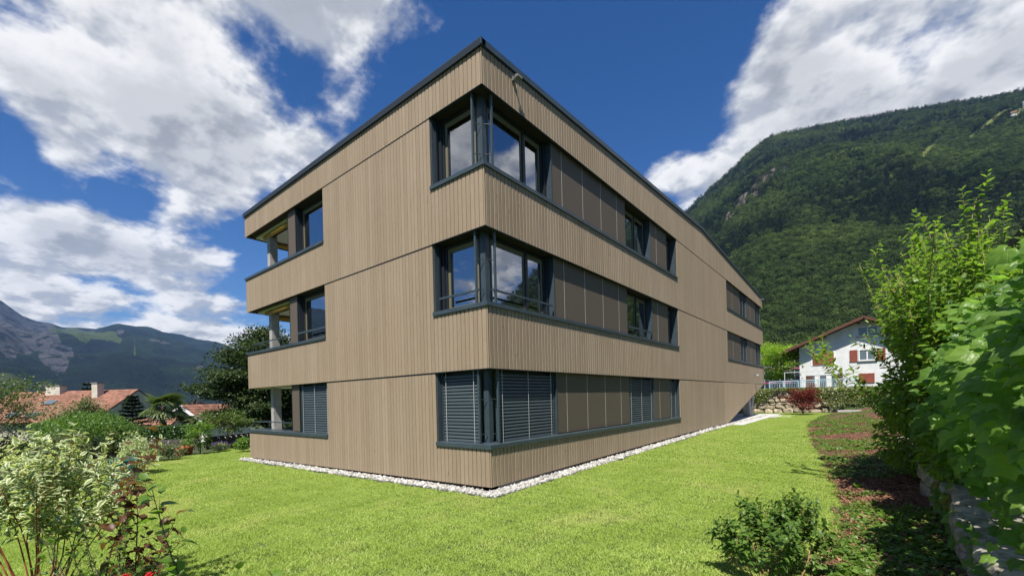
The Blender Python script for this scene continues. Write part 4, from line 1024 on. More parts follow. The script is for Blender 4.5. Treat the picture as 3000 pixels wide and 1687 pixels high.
def branchy(name, label, loc, mains, n_sub, sub_len, spacing, size, tpl, mat, stem_mat, seed, r0=.012, n_ind=200, f_sub=(.35, 1), sub_up=.12, pair=True, cat='shrub', leaf_main=False, grav=.15, spread=1.0, f0=.15, part_stem='stem'):
    """mains: (start, direction, length, upward bend)"""
    rr = np.random.default_rng(seed); z0 = float(ground_z(loc[0], loc[1])) if len(loc) < 3 else loc[2]; loc = (loc[0], loc[1], z0)
    t = thing(name, label, cat, loc); twigs = []
    for (o_, d, L, up) in mains:
        p = path(rr, np.array(loc)+np.array(o_)+[0, 0, -.05], d, L, 8, up, .07)
        MB().tube(p, np.linspace(r0, r0*.3, len(p)), 6).build(part_stem, stem_mat, t, loc=loc, smooth=True)
        if leaf_main: twigs.append(p[len(p)//3:])
        for j in range(n_sub):
            f = f_sub[0]+(f_sub[1]-f_sub[0])*(j+rr.random())/n_sub; q, dr = along(p, f); dr = dr/np.linalg.norm(dr)
            sd = rvec(rr, 1)[0]; sd[2] = abs(sd[2])*.4; dd_ = dr*.8+sd*spread
            twigs.append(path(rr, q, dd_, sub_len*rr.uniform(.6, 1.25), 4, sub_up, .10))
    mb = MB()
    for tw in twigs: mb.tube(tw, np.linspace(r0*.35, r0*.12, len(tw)), 4, cap=False)
    o = mb.build('twigs', stem_mat, t, loc=loc); o['kind'] = 'stuff'
    A, Pp = twig_leaves(rr, twigs, spacing, size, f0=f0, pair=pair, grav=grav)
    put_leaves(t, loc, tpl, A, Pp, mat, n_ind); return t
rr = np.random.default_rng(100)
SCR = np.array([.776, .630, 0]); FWD = np.array([-.630, .776, 0])
mains = []
for j in range(19):
    s = rr.uniform(-1, 1); q = rr.uniform(-.5, .6); mains.append((SCR*s*.14+FWD*q*.12, SCR*s*.64+FWD*q*.45+np.array([0, 0, 1.25]), rr.uniform(1.3, 1.72)+(.12 if s < 0 else -.02), .02))
branchy('dogwood_shrub', 'white-edged variegated dogwood with bare red stems at the lawn edge', (-.42, -6.40), mains, 10, .42, .045, .098, [T_oval, T_blade((0, .19, .24, .15, 0), curl=.45, fold=.35), T_blade((0, .17, .23, .14, 0), curl=.05, fold=.25)], 'variegated', 'twig_red', 101, r0=.009, n_ind=290, f_sub=(.52, 1))
mains = [((0, 0, 0), (-.02, .0, 1), 1.75, .05), (SCR*.30+FWD*.05, (.05, .02, 1), 1.55, .05), (SCR*.16-FWD*.05, (.22, .15, 1), 1.25, .05), (SCR*.33, (.36, .24, 1), .95, .02)]
branchy('hazel_shrub', 'slender shrub with curled dark red leaves in front of the variegated dogwood', (.16, -6.0), mains, 12, .26, .065, .105, [T_crink, T_blade((0, .26, .34, .22, 0), curl=.7, fold=.7)], 'redleaf', 'bark', 102, r0=.009, n_ind=230, f_sub=(.25, 1), pair=False, grav=.25)
branchy('hazel_sapling', 'thin green sapling with a few broad leaves standing on the lawn edge', (1.20, -5.52), [((0, 0, 0), (-.12, -.08, 1), 1.38, .06)], 8, .17, .075, .14, T_round, 'fresh', 'bark', 103, r0=.010, n_ind=200, f_sub=(.35, 1), pair=False)
branchy('hazel_sapling', 'low broad-leaved green seedling at the very edge of the lawn', (1.72, -5.28), [((0, 0, 0), (.3, .2, 1), .62, .03), ((0, 0, 0), (-.2, -.1, 1), .50, .03), ((.05, 0, 0), (.6, .45, .9), .60, .0)], 5, .14, .08, .105, T_round, 'fresh', 'bark', 104, r0=.007, n_ind=150, f_sub=(.3, 1), pair=False)
mains = [(SCR*a*.2+FWD*b*.15, SCR*a*.5+FWD*b*.4+np.array([0, 0, 1]), rr.uniform(.8, 1.15), .02) for a, b in rr.uniform(-1, 1, (10, 2))]
branchy('leafy_shrub', 'small glossy green shrub below the red-leaved hazel', (.55, -6.02), mains, 6, .22, .05, .062, T_oval, 'mid', 'bark', 105, r0=.007, n_ind=280, f_sub=(.3, 1))
fl = thing('flowering_plant', 'two bright red flower heads at the bottom edge of the garden', 'plant', (1.36, -5.95, float(ground_z(1.36, -5.95))))
r = np.random.default_rng(3)
for (x, y, z) in ((1.30, -5.99, .455), (1.45, -5.86, .46)):
    MB().tube([(1.36, -5.95, -.25), (x*.5+.68, y*.5-2.97, .2), (x, y, z)], .005, 5).build('stem', 'twig_tan', fl, loc=fl.location)
    q = np.array([x, y, z])+r.normal(0, 1, (60, 3))*[.013, .013, .010]; sz = r.uniform(.005, .008, 60)
    V = (IV[None]*sz[:, None, None]+q[:, None]-np.array(fl.location)).reshape(-1, 3); F = (IF[None]+np.arange(60)[:, None, None]*len(IV)).reshape(-1, 3)
    link('flower_head', np_mesh('flower_head', V, F), 'berry', fl)
A, Pp = frames(np.array([(1.36, -5.95, .1+.05*i) for i in range(7)]), rvec(r, 7)*[1, 1, .4], np.tile([0, 0, 1.], (7, 1)), np.full(7, .12)); put_leaves(fl, fl.location, T_lance, A, Pp, 'mid', 7)
# foreground dogwood on the right
mains = [(SCR*a*.22+FWD*b*.15, SCR*a*.85+FWD*b*.45+np.array([0, 0, 1]), rr.uniform(.52, .84), .03) for a, b in rr.uniform(-1, 1, (18, 2))]
branchy('dogwood_shrub', 'bushy green dogwood standing alone where the lawn meets the mulched bed', (5.32, -1.42), mains, 13, .26, .042, .084, [T_oval, T_blade((0, .18, .24, .15, 0), curl=.5, fold=.4)], 'mid', 'twig_tan', 106, r0=.009, n_ind=290, f_sub=(.3, 1))
# big mock orange behind the wall
mains = []
for j in range(105):
    a = rr.uniform(-1, 1); b = rr.random(); lean = rr.uniform(-.36, .15)*(1 if a < .1 else .2)
    mains.append(((-.1+rr.normal(0, .3), a*1.9-.3, 0), (lean, a*.10+rr.normal(0, .15), 1), rr.uniform(2.8, 4.6)*(1-.08*abs(a))*(1-.5*max(0, -lean-.15)), .015+.05*(lean < -.25)))
mains += [((-.5, .1, 0), (-.55, -.05, .80), 3.1, -.045), ((-.5, .0, .2), (-.62, .0, .72), 2.9, -.06)]
mo = branchy('mock_orange_shrub', 'tall shrub with upright yellow-green shoots behind the stone wall', (7.55, 4.3, .42), mains, 7, .6, .06, .115, [T_oval, T_lance, T_blade((0, .19, .25, .16, 0), curl=.45, fold=.3)], 'mock', 'twig_tan', 107, r0=.014, n_ind=295, f_sub=(.25, .97), leaf_main=True, sub_up=.10, spread=.7, f0=.05)
r = np.random.default_rng(108); n = 34000; u = rvec(r, n); k = r.integers(0, 18, n); cc = r.normal(0, 1, (18, 3))*[.34, 1.0, .75]+[7.35, 4.0, 1.85]; cc[:, 2] = np.linspace(.85, 3.2, 18); cc[:6, 0] -= .25
Pp = cc[k]+u*[.72, 1.0, .66]*(.4+.6*r.random((n, 1))**.5); A, Pp = frames(Pp, u+rvec(r, n)*.8-[0, 0, .3], u*.5+[0, 0, .5]+rvec(r, n)*.5, r.uniform(.07, .12, n))
o = link('foliage', leaves_mesh('foliage', T_oval, A, Pp-np.array([7.55, 4.3, .42])), 'mock', mo); o['kind'] = 'stuff'

# vine over the wall
vt = thing('vine', 'big-leaved climbing vine hanging over the grey stone wall', 'vine', (7.05, -1.2, .45))
r = np.random.default_rng(110); n = 2300
y = r.uniform(-4.6, 2.1, n); top = 2.74+.12*np.sin(y*2.3)-.75*sst(y, -.1, 2.1)+.1*np.sin(y*5)
z = .40+(top-.40)*r.random(n)**.75; hang = (r.random(n) < .08); z = np.where(hang & (y > -1.5), r.uniform(.05, .5, n), z)
rel = np.clip((z-.4)/(top-.4), 0, 1)
bul = (.30*sst(rel, .08, .55)*(1-.5*sst(rel, .7, 1))+.12*np.sin(y*3.1+z*2)*rel+.09*np.sin(y*6.3-z*4)*rel)
x = 7.06-bul+r.random(n)**1.5*.8; x = np.where(hang, 6.86+r.normal(0, .02, n), x)
hi_ = sst(rel, .45, .95)
d = np.stack([-.80+r.normal(0, .45, n), -.55+r.normal(0, .5, n), -.70+.45*hi_+r.normal(0, .30, n)], 1)
up_ = np.stack([-.25+.25*hi_+r.normal(0, .30, n), -.70+r.normal(0, .35, n), .70+.5*hi_+r.normal(0, .25, n)], 1)
S = r.uniform(.075, .20, n)*np.where(hang, .6, 1)*np.where(rel > .9, .85, 1)
A, Pp = frames(np.stack([x, y, z], 1), d, up_, S)
ok = (np.linalg.norm(Pp-CAM, axis=1) > 2.55); A, Pp = A[ok], Pp[ok]
put_leaves(vt, (7.05, -1.2, .45), [T_lobed(1, .25), T_lobed(2, .4), T_lobed(3, .15)], A, Pp, 'vine', 295, vis=np.where(Pp[:, 0] < 6.95, 1, .4))
for j in range(14):
    a = r.uniform(-4.2, 1.6); p = path(r, (7.35, a, .4), (.02, r.normal(0, .2), 1), 1.7, 7, 0, .08); MB().tube(p, np.linspace(.02, .006, 8), 5).build('stem', 'bark', vt, loc=(7.05, -1.2, .45))
n = 130; a = r.random(n); Pp = np.stack([6.90-.05*r.random(n), -.3+2.4*a+r.normal(0, .1, n), .50-.35*r.random(n)**1.5*(1-.3*a)], 1)
A, Pp = frames(Pp, np.stack([-.5+r.normal(0, .4, n), r.normal(0, .6, n), -.7+r.normal(0, .3, n)], 1), np.stack([-.8+r.normal(0, .2, n), r.normal(0, .3, n), .5+r.normal(0, .2, n)], 1), r.uniform(.05, .10, n))
yv = thing('vine', 'small yellowing young vine leaves trailing down the face of the grey stone wall', 'vine', (6.95, .9, .5)); put_leaves(yv, (6.95, .9, .5), [T_lobed(5, .3)], A, Pp, 'vine_young', 130)

# weeds on the bed
r = np.random.default_rng(120)
for (x, y, L, nb, lab) in ((6.35, .55, .34, 14, 'tuft of long arching grass blades growing in the bed near the wall'), (6.05, -.35, .24, 9, 'short pale grass tuft at the near end of the mulched bed'), (6.45, 1.35, .26, 9, 'thin grass tuft beside the broad-leaved weed')):
    z = float(bed_z(np.array(x), np.array(y))); t = thing('grass_tuft', lab, 'grass', (x, y, z)); d = rvec(r, nb); d[:, 2] = np.abs(d[:, 2])+.7
    A, Pp = frames(np.tile([x, y, z], (nb, 1)), d, rvec(r, nb)+[0, 0, .3], r.uniform(.7, 1.2, nb)*L); put_leaves(t, (x, y, z), T_blade((0, .022, .026, .015, 0), curl=.5, fold=.4), A, Pp, 'fresh', nb, name='blade')
for (x, y, s, nb, lab) in ((6.28, 1.15, .17, 7, 'weed with upright broad pale leaves in the shaded mulch'), (5.95, 3.6, .15, 9, 'rosette of broad leaves on the bed below the mock orange'), (5.9, -1.0, .12, 8, 'light green rosette between creepers near the dogwood')):
    z = float(bed_z(np.array(x), np.array(y))); t = thing('weed', lab, 'plant', (x, y, z)); d = rvec(r, nb); d[:, 2] = np.abs(d[:, 2])+.5
    A, Pp = frames(np.tile([x, y, z], (nb, 1)), d, rvec(r, nb)*.4+[0, 0, .6], r.uniform(.7, 1.15, nb)*s); put_leaves(t, (x, y, z), T_blade((0, .10, .2, .17, 0), curl=.4), A, Pp, 'fresh', nb)
MT['chipwood'] = surf('split_wood', (0.42, 0.24, 0.12), (0.52, 0.34, 0.19), scale=10, rough=.85)
for (x, y, a, s, lab) in ((6.62, -.05, .3, .17, 'large splinter of orange wood lying on the bed by the wall'), (6.66, .95, 1.2, .10, 'small pale wood offcut on dark mulch at the wall foot')):
    z = float(bed_z(np.array(x), np.array(y))); dv = Vector((math.cos(a), math.sin(a), 0))*s/2
    o = MB().beam(Vector((x, y, z+.018))-dv, Vector((x, y, z+.024))+dv, s*.35, .022).build('wood_chip', 'chipwood', loc=(x, y, z)); tag(o, lab, 'wood chip')

# ------------------------------------------------------------------ left garden
MT['teal'] = surf('teal_plastic', (0.008, 0.080, 0.062), (0.010, 0.10, 0.078), scale=3, rough=.5)
MT['terracotta'] = surf('terracotta', (0.42, 0.13, 0.055), (0.50, 0.18, 0.08), scale=8, rough=.85)
MT['grey_timber'] = surf('weathered_dark_timber', (0.055, 0.047, 0.040), (0.12, 0.105, 0.09), scale=5, stretch=(1, 1, 10), rough=.9, bump=.5, var=.15)
MT['tile'] = surf('clay_roof_tile', (0.185, 0.082, 0.052), (0.270, 0.132, 0.088), scale=2.0, rough=.85, var=.22)
MT['tile_under'] = surf('roof_underlay', (0.16, 0.06, 0.035), rough=.9)
MT['render_cream'] = surf('cream_render', (0.46, 0.42, 0.34), (0.54, 0.50, 0.42), scale=1.2, rough=.9)
MT['winglass'] = surf('dark_window_glass', (0.10, 0.13, 0.15), rough=.08, spec=.8)
MT['lead'] = surf('grey_lead', (0.20, 0.205, 0.21), rough=.6)
def gz(x, y): return float(ground_z(x, y))
x, y = -10.2, -4.15; z = gz(x, y)-.10
c = thing('compost_bin', 'teal plastic compost bin half hidden behind the dogwood', 'compost bin', (x, y, z))
MB().add([(x-.34, y-.34, z), (x+.34, y-.34, z), (x+.34, y+.34, z), (x-.34, y+.34, z), (x-.26, y-.26, z+.78), (x+.26, y-.26, z+.78), (x+.26, y+.26, z+.78), (x-.26, y+.26, z+.78)], [(0,3,2,1),(4,5,6,7),(0,1,5,4),(1,2,6,5),(2,3,7,6),(3,0,4,7)]).build('bin_body', 'teal', c, loc=(x, y, z))
MB().add([(x-.29, y-.29, z+.785), (x+.29, y-.29, z+.785), (x+.29, y+.29, z+.785), (x-.29, y+.29, z+.785), (x-.20, y-.20, z+.87), (x+.20, y-.20, z+.87), (x+.20, y+.20, z+.87), (x-.20, y+.20, z+.87)], [(0,3,2,1),(4,5,6,7),(0,1,5,4),(1,2,6,5),(2,3,7,6),(3,0,4,7)]).build('lid', 'teal', c, loc=(x, y, z))
for iy in range(4):
    for ix in range(4):
        f = iy/4; hx = .32-.08*f; yy_ = y-.335+.08*(f+.1)-.0; px_ = x-hx*.8+hx*.53*ix+(.07 if iy % 2 else 0); pz = z+.12+.17*iy
        MB().lathe((0, 0, 0), [(.055, 0), (.045, .018), (0.0, .022)], 6).build('boss', 'teal', c)
        o = [q for q in c.children if q.name.startswith('boss')][-1]; o.location = (px_-x, yy_-y-.004, pz-z); o.rotation_euler = (math.pi/2, 0, 0)
bush('variegated_shrub', 'airy white-green variegated shrub beyond the compost bin', (-12.2, -3.5), (.62, .62, .78), 1500, .075, 'variegated', 201, n_ind=0, tpl=T_oval, inner=.3, lumps=10)
bush('blossoming_shrub', 'low shrub covered in white blossom beside the terracotta pots', (-13.0, -3.15), (.36, .36, .42), 1100, .045, 'bloom', 202, tpl=T_round)
def pot(x, y, s, label, plant=None, pm='mid', seed=0):
    z = gz(x, y); t = thing('flower_pot', label, 'flower pot', (x, y, z))
    MB().lathe((x, y, z), [(0, 0), (.13*s, 0), (.19*s, .24*s), (.215*s, .24*s), (.215*s, .31*s), (.18*s, .31*s), (.17*s, .26*s), (0, .26*s)], 16).build('pot', 'terracotta', t, loc=(x, y, z), smooth=False)
    if plant:
        rr = np.random.default_rng(seed); n = 160; u = rvec(rr, n); u[:, 2] = np.abs(u[:, 2]); Pp = np.array([x, y, z+.28*s])+u*plant*rr.uniform(.4, 1, (n, 1))
        A, Pp = frames(Pp, u+rvec(rr, n)*.6, u+rvec(rr, n)*.5, rr.uniform(.05, .09, n)); put_leaves(t, (x, y, z), T_far, A, Pp, pm, 0)
pot(-16.4, -2.35, 1.35, 'wide terracotta pot nearest the white blossom')
pot(-16.9, -2.15, 1.0, 'small terracotta pot tucked behind the grey-green bush', .22, 'sage', 5)
pot(-18.2, -.95, 1.15, 'terracotta pot with a leafy plant at the timber wall', .38, 'mid2', 6)
pot(-18.5, -.60, 1.35, 'broad terracotta bowl next to the potted leafy plant', .2, 'mid', 7)
bush('herb_bush', 'rounded olive-green herb bush between the terracotta pots', (-16.4, -1.75), (.62, .62, .38), 2200, .075, 'sage', 203, tpl=T_lance, up=.8)
def timber_wall(label, p0, p1, h, nb, hooks, seed):
    rr = np.random.default_rng(seed); p0 = np.array(p0); p1 = np.array(p1); z0 = min(gz(*p0), gz(*p1))-.05; t = thing('timber_wall', label, 'wall', (*((p0+p1)/2), z0)); L = t.location
    for i in range(nb):
        z = z0+.05+(h-.0)*(i+.5)/nb
        for k in range(2):
            a = p0+(p1-p0)*k/2; b = p0+(p1-p0)*(k+1)/2-(p1-p0)*.003
            MB().beam((*a, z), (*b, z), .07+rr.normal(0, .006), h/nb-.008).build('plank', 'grey_timber', t, loc=L)
    nrm = np.array([p1[1]-p0[1], -(p1[0]-p0[0])]); nrm /= np.linalg.norm(nrm)
    if nrm@(CAM[:2]-p0) < 0: nrm = -nrm
    for i in range(hooks):
        q = p0+(p1-p0)*(.2+.75*i/max(1, hooks-1)); q = q+nrm*.04
        MB().tube([(*q, z0+h-.04), (*(q+nrm*.08), z0+h-.02), (*(q+nrm*.12), z0+h-.10)], .012, 5).build('hook', 'lampgrey', t, loc=L)
timber_wall('dark weathered timber retaining wall below the clipped hedge', (-22.4, -1.9), (-20.0, .25), .66, 4, 5, 1)
timber_wall('dark weathered timber retaining wall behind the lavender', (-20.0, .55), (-21.6, 3.6), .66, 4, 8, 2)
tree('young_tree', 'small light green young tree on the lawn in front of the timber wall', (-17.75, -.30), 1.75, .62, .5, 1100, .10, 'fresh', 204, limbs=11, tpl=T_oval, flat=.5, sub=3, sig=.2)
tree('small_tree', 'thin-trunked small tree above the lavender', (-19.2, 1.2), 1.95, 1.1, 1.0, 2000, .11, 'mid2', 205, limbs=12, tpl=T_oval, flat=.35, sub=4, xs=1.2, sig=.17, trunk_r=.05)
for i, (x, y, s, lab) in enumerate(((-19.2, .95, .42, 'clump of purple lavender at the foot of the small tree'), (-19.3, 1.75, .48, 'full purple lavender clump in the middle of the row'), (-19.45, 2.5, .42, 'purple lavender clump nearest the deck chair'))):
    t = bush('lavender', lab, (x, y), (s, s, .17), 420, .12, 'sage', 206+i, tpl=T_lance, up=.9, stems=0, cat='plant', group=None)
    rr = np.random.default_rng(300+i); n = 420; a = rr.uniform(0, 6.28, n); q = s*np.sqrt(rr.random(n)); z = gz(x, y)
    Pp = np.stack([x+q*np.cos(a), y+q*np.sin(a), z+.28+.12*rr.random(n)-.15*(q/s)**2], 1); A, Pp = frames(Pp, np.stack([np.cos(a)*.35, np.sin(a)*.35, np.ones(n)], 1), rvec(rr, n), rr.uniform(.06, .11, n)); put_leaves(t, (x, y, z), T_lance, A, Pp, 'lavender', 0, rest='flower_spikes')
bush('sage_bush', 'low silvery bush in front of the lavender row', (-18.3, .75), (.55, .45, .22), 900, .07, 'sage', 210, tpl=T_lance, up=.8)
bush('leafy_shrub', 'fresh green leafy shrub at the corner of the timber building', (-16.3, .95), (.42, .42, .40), 900, .09, 'fresh', 211)
x, y = -17.75, 1.62; z = gz(x, y); dk = thing('deck_chair', 'folded-back white-framed deck chair on the lawn by the building', 'chair', (x, y, z))
MT['whitepaint'] = surf('white_paint', (0.74, 0.74, 0.72), rough=.5)
for s in (-1, 1):
    sd = SCR*s*.26
    for (a, b) in (((-.35, 0, .02), (.15, 0, .45)), ((.35, 0, .02), (-.05, 0, .40)), ((-.35, 0, .02), (.40, 0, .03))):
        MB().beam(np.array([x, y, z])+sd+FWD*0+SCR*a[0]*.8+[0, 0, a[2]], np.array([x, y, z])+sd+SCR*b[0]*.8+[0, 0, b[2]], .03, .03).build('frame_bar', 'whitepaint', dk, loc=(x, y, z))
MB().add([np.array([x, y, z])+SCR*(-.28)+FWD*.24+[0, 0, .05], np.array([x, y, z])+SCR*(-.28)-FWD*.24+[0, 0, .05], np.array([x, y, z])+SCR*(.1)-FWD*.24+[0, 0, .41], np.array([x, y, z])+SCR*(.1)+FWD*.24+[0, 0, .41]], [(0, 1, 2, 3)]).build('seat', 'winframe', dk, loc=(x, y, z))
tree('broadleaf_tree', 'large dark green broadleaf tree standing beside the loggias', (-22.9, 4.8), 8.0, 3.0, .5, 56000, .145, 'bigtree', 212, limbs=54, tpl=T_oval, flat=.28, rise=.30, sub=5, sig=.14, trunk_r=.16, shape=lambda h: (.62+.5*math.sin(math.pi*min(1, .25+.6*h)))*(1 if h < .55 else max(.16, 1-(h-.55)/.5)))
# clipped hedge
r = np.random.default_rng(213); a0 = np.array([-28.0, -.9]); a1 = np.array([-25.2, 1.45]); hz = gz(-26.6, .3); ht = .68-hz
t = thing('hedge', 'clipped dark green laurel hedge in front of the palm', 'hedge', (-26.6, .28, hz)); nv = np.array([.643, -.766]); n = 5200; f = r.random(n); side = r.random(n)
front = side < .62; pz = np.where(front, r.random(n)*ht, ht-.05*r.random(n)); off = np.where(front, .45+r.normal(0, .03, n), r.uniform(-.45, .45, n))
Pp = np.stack([a0[0]+(a1[0]-a0[0])*f+nv[0]*off, a0[1]+(a1[1]-a0[1])*f+nv[1]*off, hz+pz], 1); nr_ = np.where(front[:, None], np.array([nv[0], nv[1], .5]), np.array([0, 0, 1.]))
A, Pp = frames(Pp, rvec(r, n)+nr_*.4, nr_+rvec(r, n)*.5, r.uniform(.09, .16, n)); put_leaves(t, (-26.6, .28, hz), T_oval, A, Pp, 'hedge', 0)
MB().add([(*(a0-nv*.38), hz), (*(a0+nv*.38), hz), (*(a1+nv*.38), hz), (*(a1-nv*.38), hz), (*(a0-nv*.38), hz+ht-.1), (*(a0+nv*.38), hz+ht-.1), (*(a1+nv*.38), hz+ht-.1), (*(a1-nv*.38), hz+ht-.1)], [(0,3,2,1),(4,5,6,7),(0,1,5,4),(1,2,6,5),(2,3,7,6),(3,0,4,7)]).build('branch_core', 'bark', t, loc=(-26.6, .28, hz))
def palm(label, loc, top, n, L, seed):
    rr = np.random.default_rng(seed); z0 = gz(*loc); t = thing('palm_tree', label, 'palm', (*loc, z0))
    MB().tube(path(rr, (*loc, z0-.1), (0, 0, 1), top-z0-.35, 6, .2, .04), .17, 9).build('trunk', 'bark', t, loc=(*loc, z0))
    c0 = np.array([*loc, top-.5])
    for i in range(n):
        a = i*2.4+rr.normal(0, .2); e = rr.uniform(-.75, 1.0); d = np.array([math.cos(a)*math.cos(e), math.sin(a)*math.cos(e), math.sin(e)])
        hub = c0+d*L*rr.uniform(.5, .75); w = np.cross(d, [0, 0, 1]); w /= np.linalg.norm(w); n2 = np.cross(w, d)
        k = 22; th = np.linspace(-1.9, 1.9, k); dirs = np.array([d*math.cos(q)+w*math.sin(q) for q in th])-np.array([0, 0, .22]); ups = np.tile(n2, (k, 1))+rr.normal(0, .15, (k, 3))
        A, Pp = frames(np.tile(hub, (k, 1)), dirs, ups, np.full(k, L*.72)*rr.uniform(.85, 1.1, k))
        o = link('frond', leaves_mesh('frond', T_blade((0, .035, .04, .03, 0), curl=.28, fold=.5), A, Pp-np.array([*loc, z0])), 'palm', t)
        MB().tube([c0, hub], .012, 4).build('stalk', 'palm', o, loc=(*loc, z0))
palm('fan palm with a thick trunk standing behind the clipped hedge', (-31.5, 1.45), 2.35, 30, 1.15, 41)
palm('shorter fan palm half hidden at the gable of the white house', (-31.2, 3.2), 1.35, 22, .95, 42)
# dense shrubbery and conifers
bush('green_shrub', 'broad mid-green shrub below the long tiled roof', (-22.2, -3.6), (2.1, 2.0, 1.15), 9000, .11, 'mid', 220, tpl=T_far, lumps=16)
bush('green_shrub', 'large light green shrub to the right of the feathery tree', (-27.5, -3.2), (2.3, 2.3, 1.45), 9000, .13, 'mid', 221, tpl=T_far, lumps=16)
bush('olive_shrub', 'dull olive shrub behind the variegated dogwood leaves', (-19.0, -5.0), (1.7, 1.5, .78), 7000, .085, 'weep', 222, tpl=T_far, lumps=14)
bush('olive_shrub', 'grey-green shrub at the far left under the feathery tree', (-15.8, -6.6), (1.7, 1.4, .75), 6000, .075, 'mid2', 223, tpl=T_far, lumps=14)
bush('green_shrub', 'dense green shrub under the right end of the long tiled roof', (-31.0, -1.6), (1.9, 1.9, 1.45), 7000, .13, 'mid2', 235, tpl=T_far, lumps=14)
bush('dark_shrub', 'dark green shrub beside the clipped hedge', (-24.6, -1.9), (1.1, 1.1, .95), 5000, .10, 'dark', 224, tpl=T_far, lumps=12)
bush('dark_shrub', 'dark green shrub low behind the timber wall and hedge', (-21.9, -2.6), (.8, .8, .55), 3000, .085, 'hedge', 225, tpl=T_far)
bush('purple_shrub', 'dull purple-leaved shrub beneath the tiled roof', (-37.3, -.75), (1.5, 1.5, 1.75), 4500, .14, 'purple', 226, tpl=T_far)
tree('feathery_tree', 'feathery loose-branched tree at the left edge of the garden', (-15.6, -6.5), 3.5, 2.0, .5, 7000, .075, 'mid2', 227, limbs=24, flat=.6, rise=.85, sub=5, sig=.075, droop=.1, tpl=T_far)
tree('weeping_tree', 'rounded weeping grey-green tree in front of the long roof', (-49.8, -.6), 7.0, 2.1, 2.6, 9000, .20, 'weep', 228, limbs=26, flat=1.0, droop=.9, rise=.5, sub=4, sig=.15)
tree('purple_tree', 'purple-leaved tree behind the white gabled house', (-52, 8.3), 6.6, 2.0, 2.0, 4000, .20, 'purple', 229, limbs=18)
def conifer(name, label, loc, top, R_, n, size, mat, seed, tiers=15):
    rr = np.random.default_rng(seed); z0 = gz(*loc); H_ = top-z0; t = thing(name, label, 'conifer', (*loc, z0)); mb = MB().tube([(*loc, z0-.1), (*loc, z0+H_*.97)], [H_*.02, H_*.004], 6); Pp = []; D = []
    for i in range(tiers):
        h = .06+.93*i/tiers; k = max(5, int(11*(1-h*.6)))
        for j in range(k):
            a = 6.283*(j+rr.random())/k; L = R_*(1-h)*rr.uniform(.8, 1.15)+.03*H_*.3; d = np.array([math.cos(a), math.sin(a), -.18+.5*h]); p0 = np.array([*loc, z0+H_*h]); e = p0+d*L
            mb.tube([p0, e], [H_*.004, H_*.001], 4, cap=False); m = max(3, int(n/(tiers*k)))
            f = rr.random(m)**.7; Pp.append(p0+d*L*f[:, None]+rr.normal(0, .05*R_*.6, (m, 3))*[1, 1, .5]); D.append(d+rvec(rr, m)*.55)
    Pp = np.concatenate(Pp); D = np.concatenate(D); A, Pp = frames(Pp, D, np.array([0, 0, 1.])+rvec(rr, len(Pp))*.5, rr.uniform(.7, 1.3, len(Pp))*size)
    mb.build('trunk', 'bark', t, loc=(*loc, z0)); put_leaves(t, (*loc, z0), T_far, A, Pp, mat, 0, rest='crown'); return t
conifer('spruce_tree', 'spruce with a pointed tip in front of the tiled roof', (-33.2, 0.0), 2.85, 1.9, 12000, .16, 'needle', 231, 17)
conifer('fir_tree', 'dark pointed fir rising behind the ridge of the long roof', (-98, 5.3), 7.0, 2.9, 3500, .40, 'needle', 232, 12)
bush('thuja', 'small golden-green upright thuja behind the compost bin', (-18.1, -3.25), (.30, .30, .78), 1800, .07, 'thuja', 233, tpl=T_lance, up=1.2, lumps=9, cat='conifer')
bush('thuja', 'darker upright thuja next to the golden-green one', (-18.9, -3.6), (.35, .35, .65), 1600, .07, 'needle', 234, tpl=T_lance, up=1.2, lumps=9, cat='conifer')

# ------------------------------------------------------------------ houses on the left
def tiled(parent, loc, a0, a1, b0, b1, nx, ny, individually=False):
    """barrel tiles over a roof plane: a0-a1 along the ridge, b0-b1 along the eave"""
    a0, a1, b0, b1 = [np.array(q, float) for q in (a0, a1, b0, b1)]; nrm = np.cross(a1-a0, b0-a0); nrm /= np.linalg.norm(nrm)
    if nrm[2] < 0: nrm = -nrm
    MB().add([a0, a1, b1, b0, a0-nrm*.12, a1-nrm*.12, b1-nrm*.12, b0-nrm*.12], [(0,1,2,3),(7,6,5,4),(0,4,5,1),(1,5,6,2),(2,6,7,3),(3,7,4,0)]).build('roof_deck', 'tile_under', parent, loc=loc)
    def pt(u, v, h): return (a0*(1-u)+a1*u)*(1-v)+(b0*(1-u)+b1*u)*v+nrm*h
    big = MB(); w = np.linalg.norm(a1-a0)/nx
    for j in range(ny):
        for i in range(nx):
            vs = []
            for (vv, hh) in ((j/ny-.002, .02), ((j+1)/ny+.012, .055)):
                for k, bow in ((0, 0), (.3, .10), (.6, .10), (.93, 0)): vs.append(pt((i+k)/nx, min(vv, 1.01), hh+bow*w))
            mb = MB() if individually else big
            mb.add(vs, [(0, 1, 5, 4), (1, 2, 6, 5), (2, 3, 7, 6), (4, 5, 6, 7)])
            if individually: mb.build('tile', 'tile', parent, loc=loc, fix=False)
    if not individually: o = big.build('tiles', 'tile', parent, loc=loc, fix=False); o['kind'] = 'stuff'
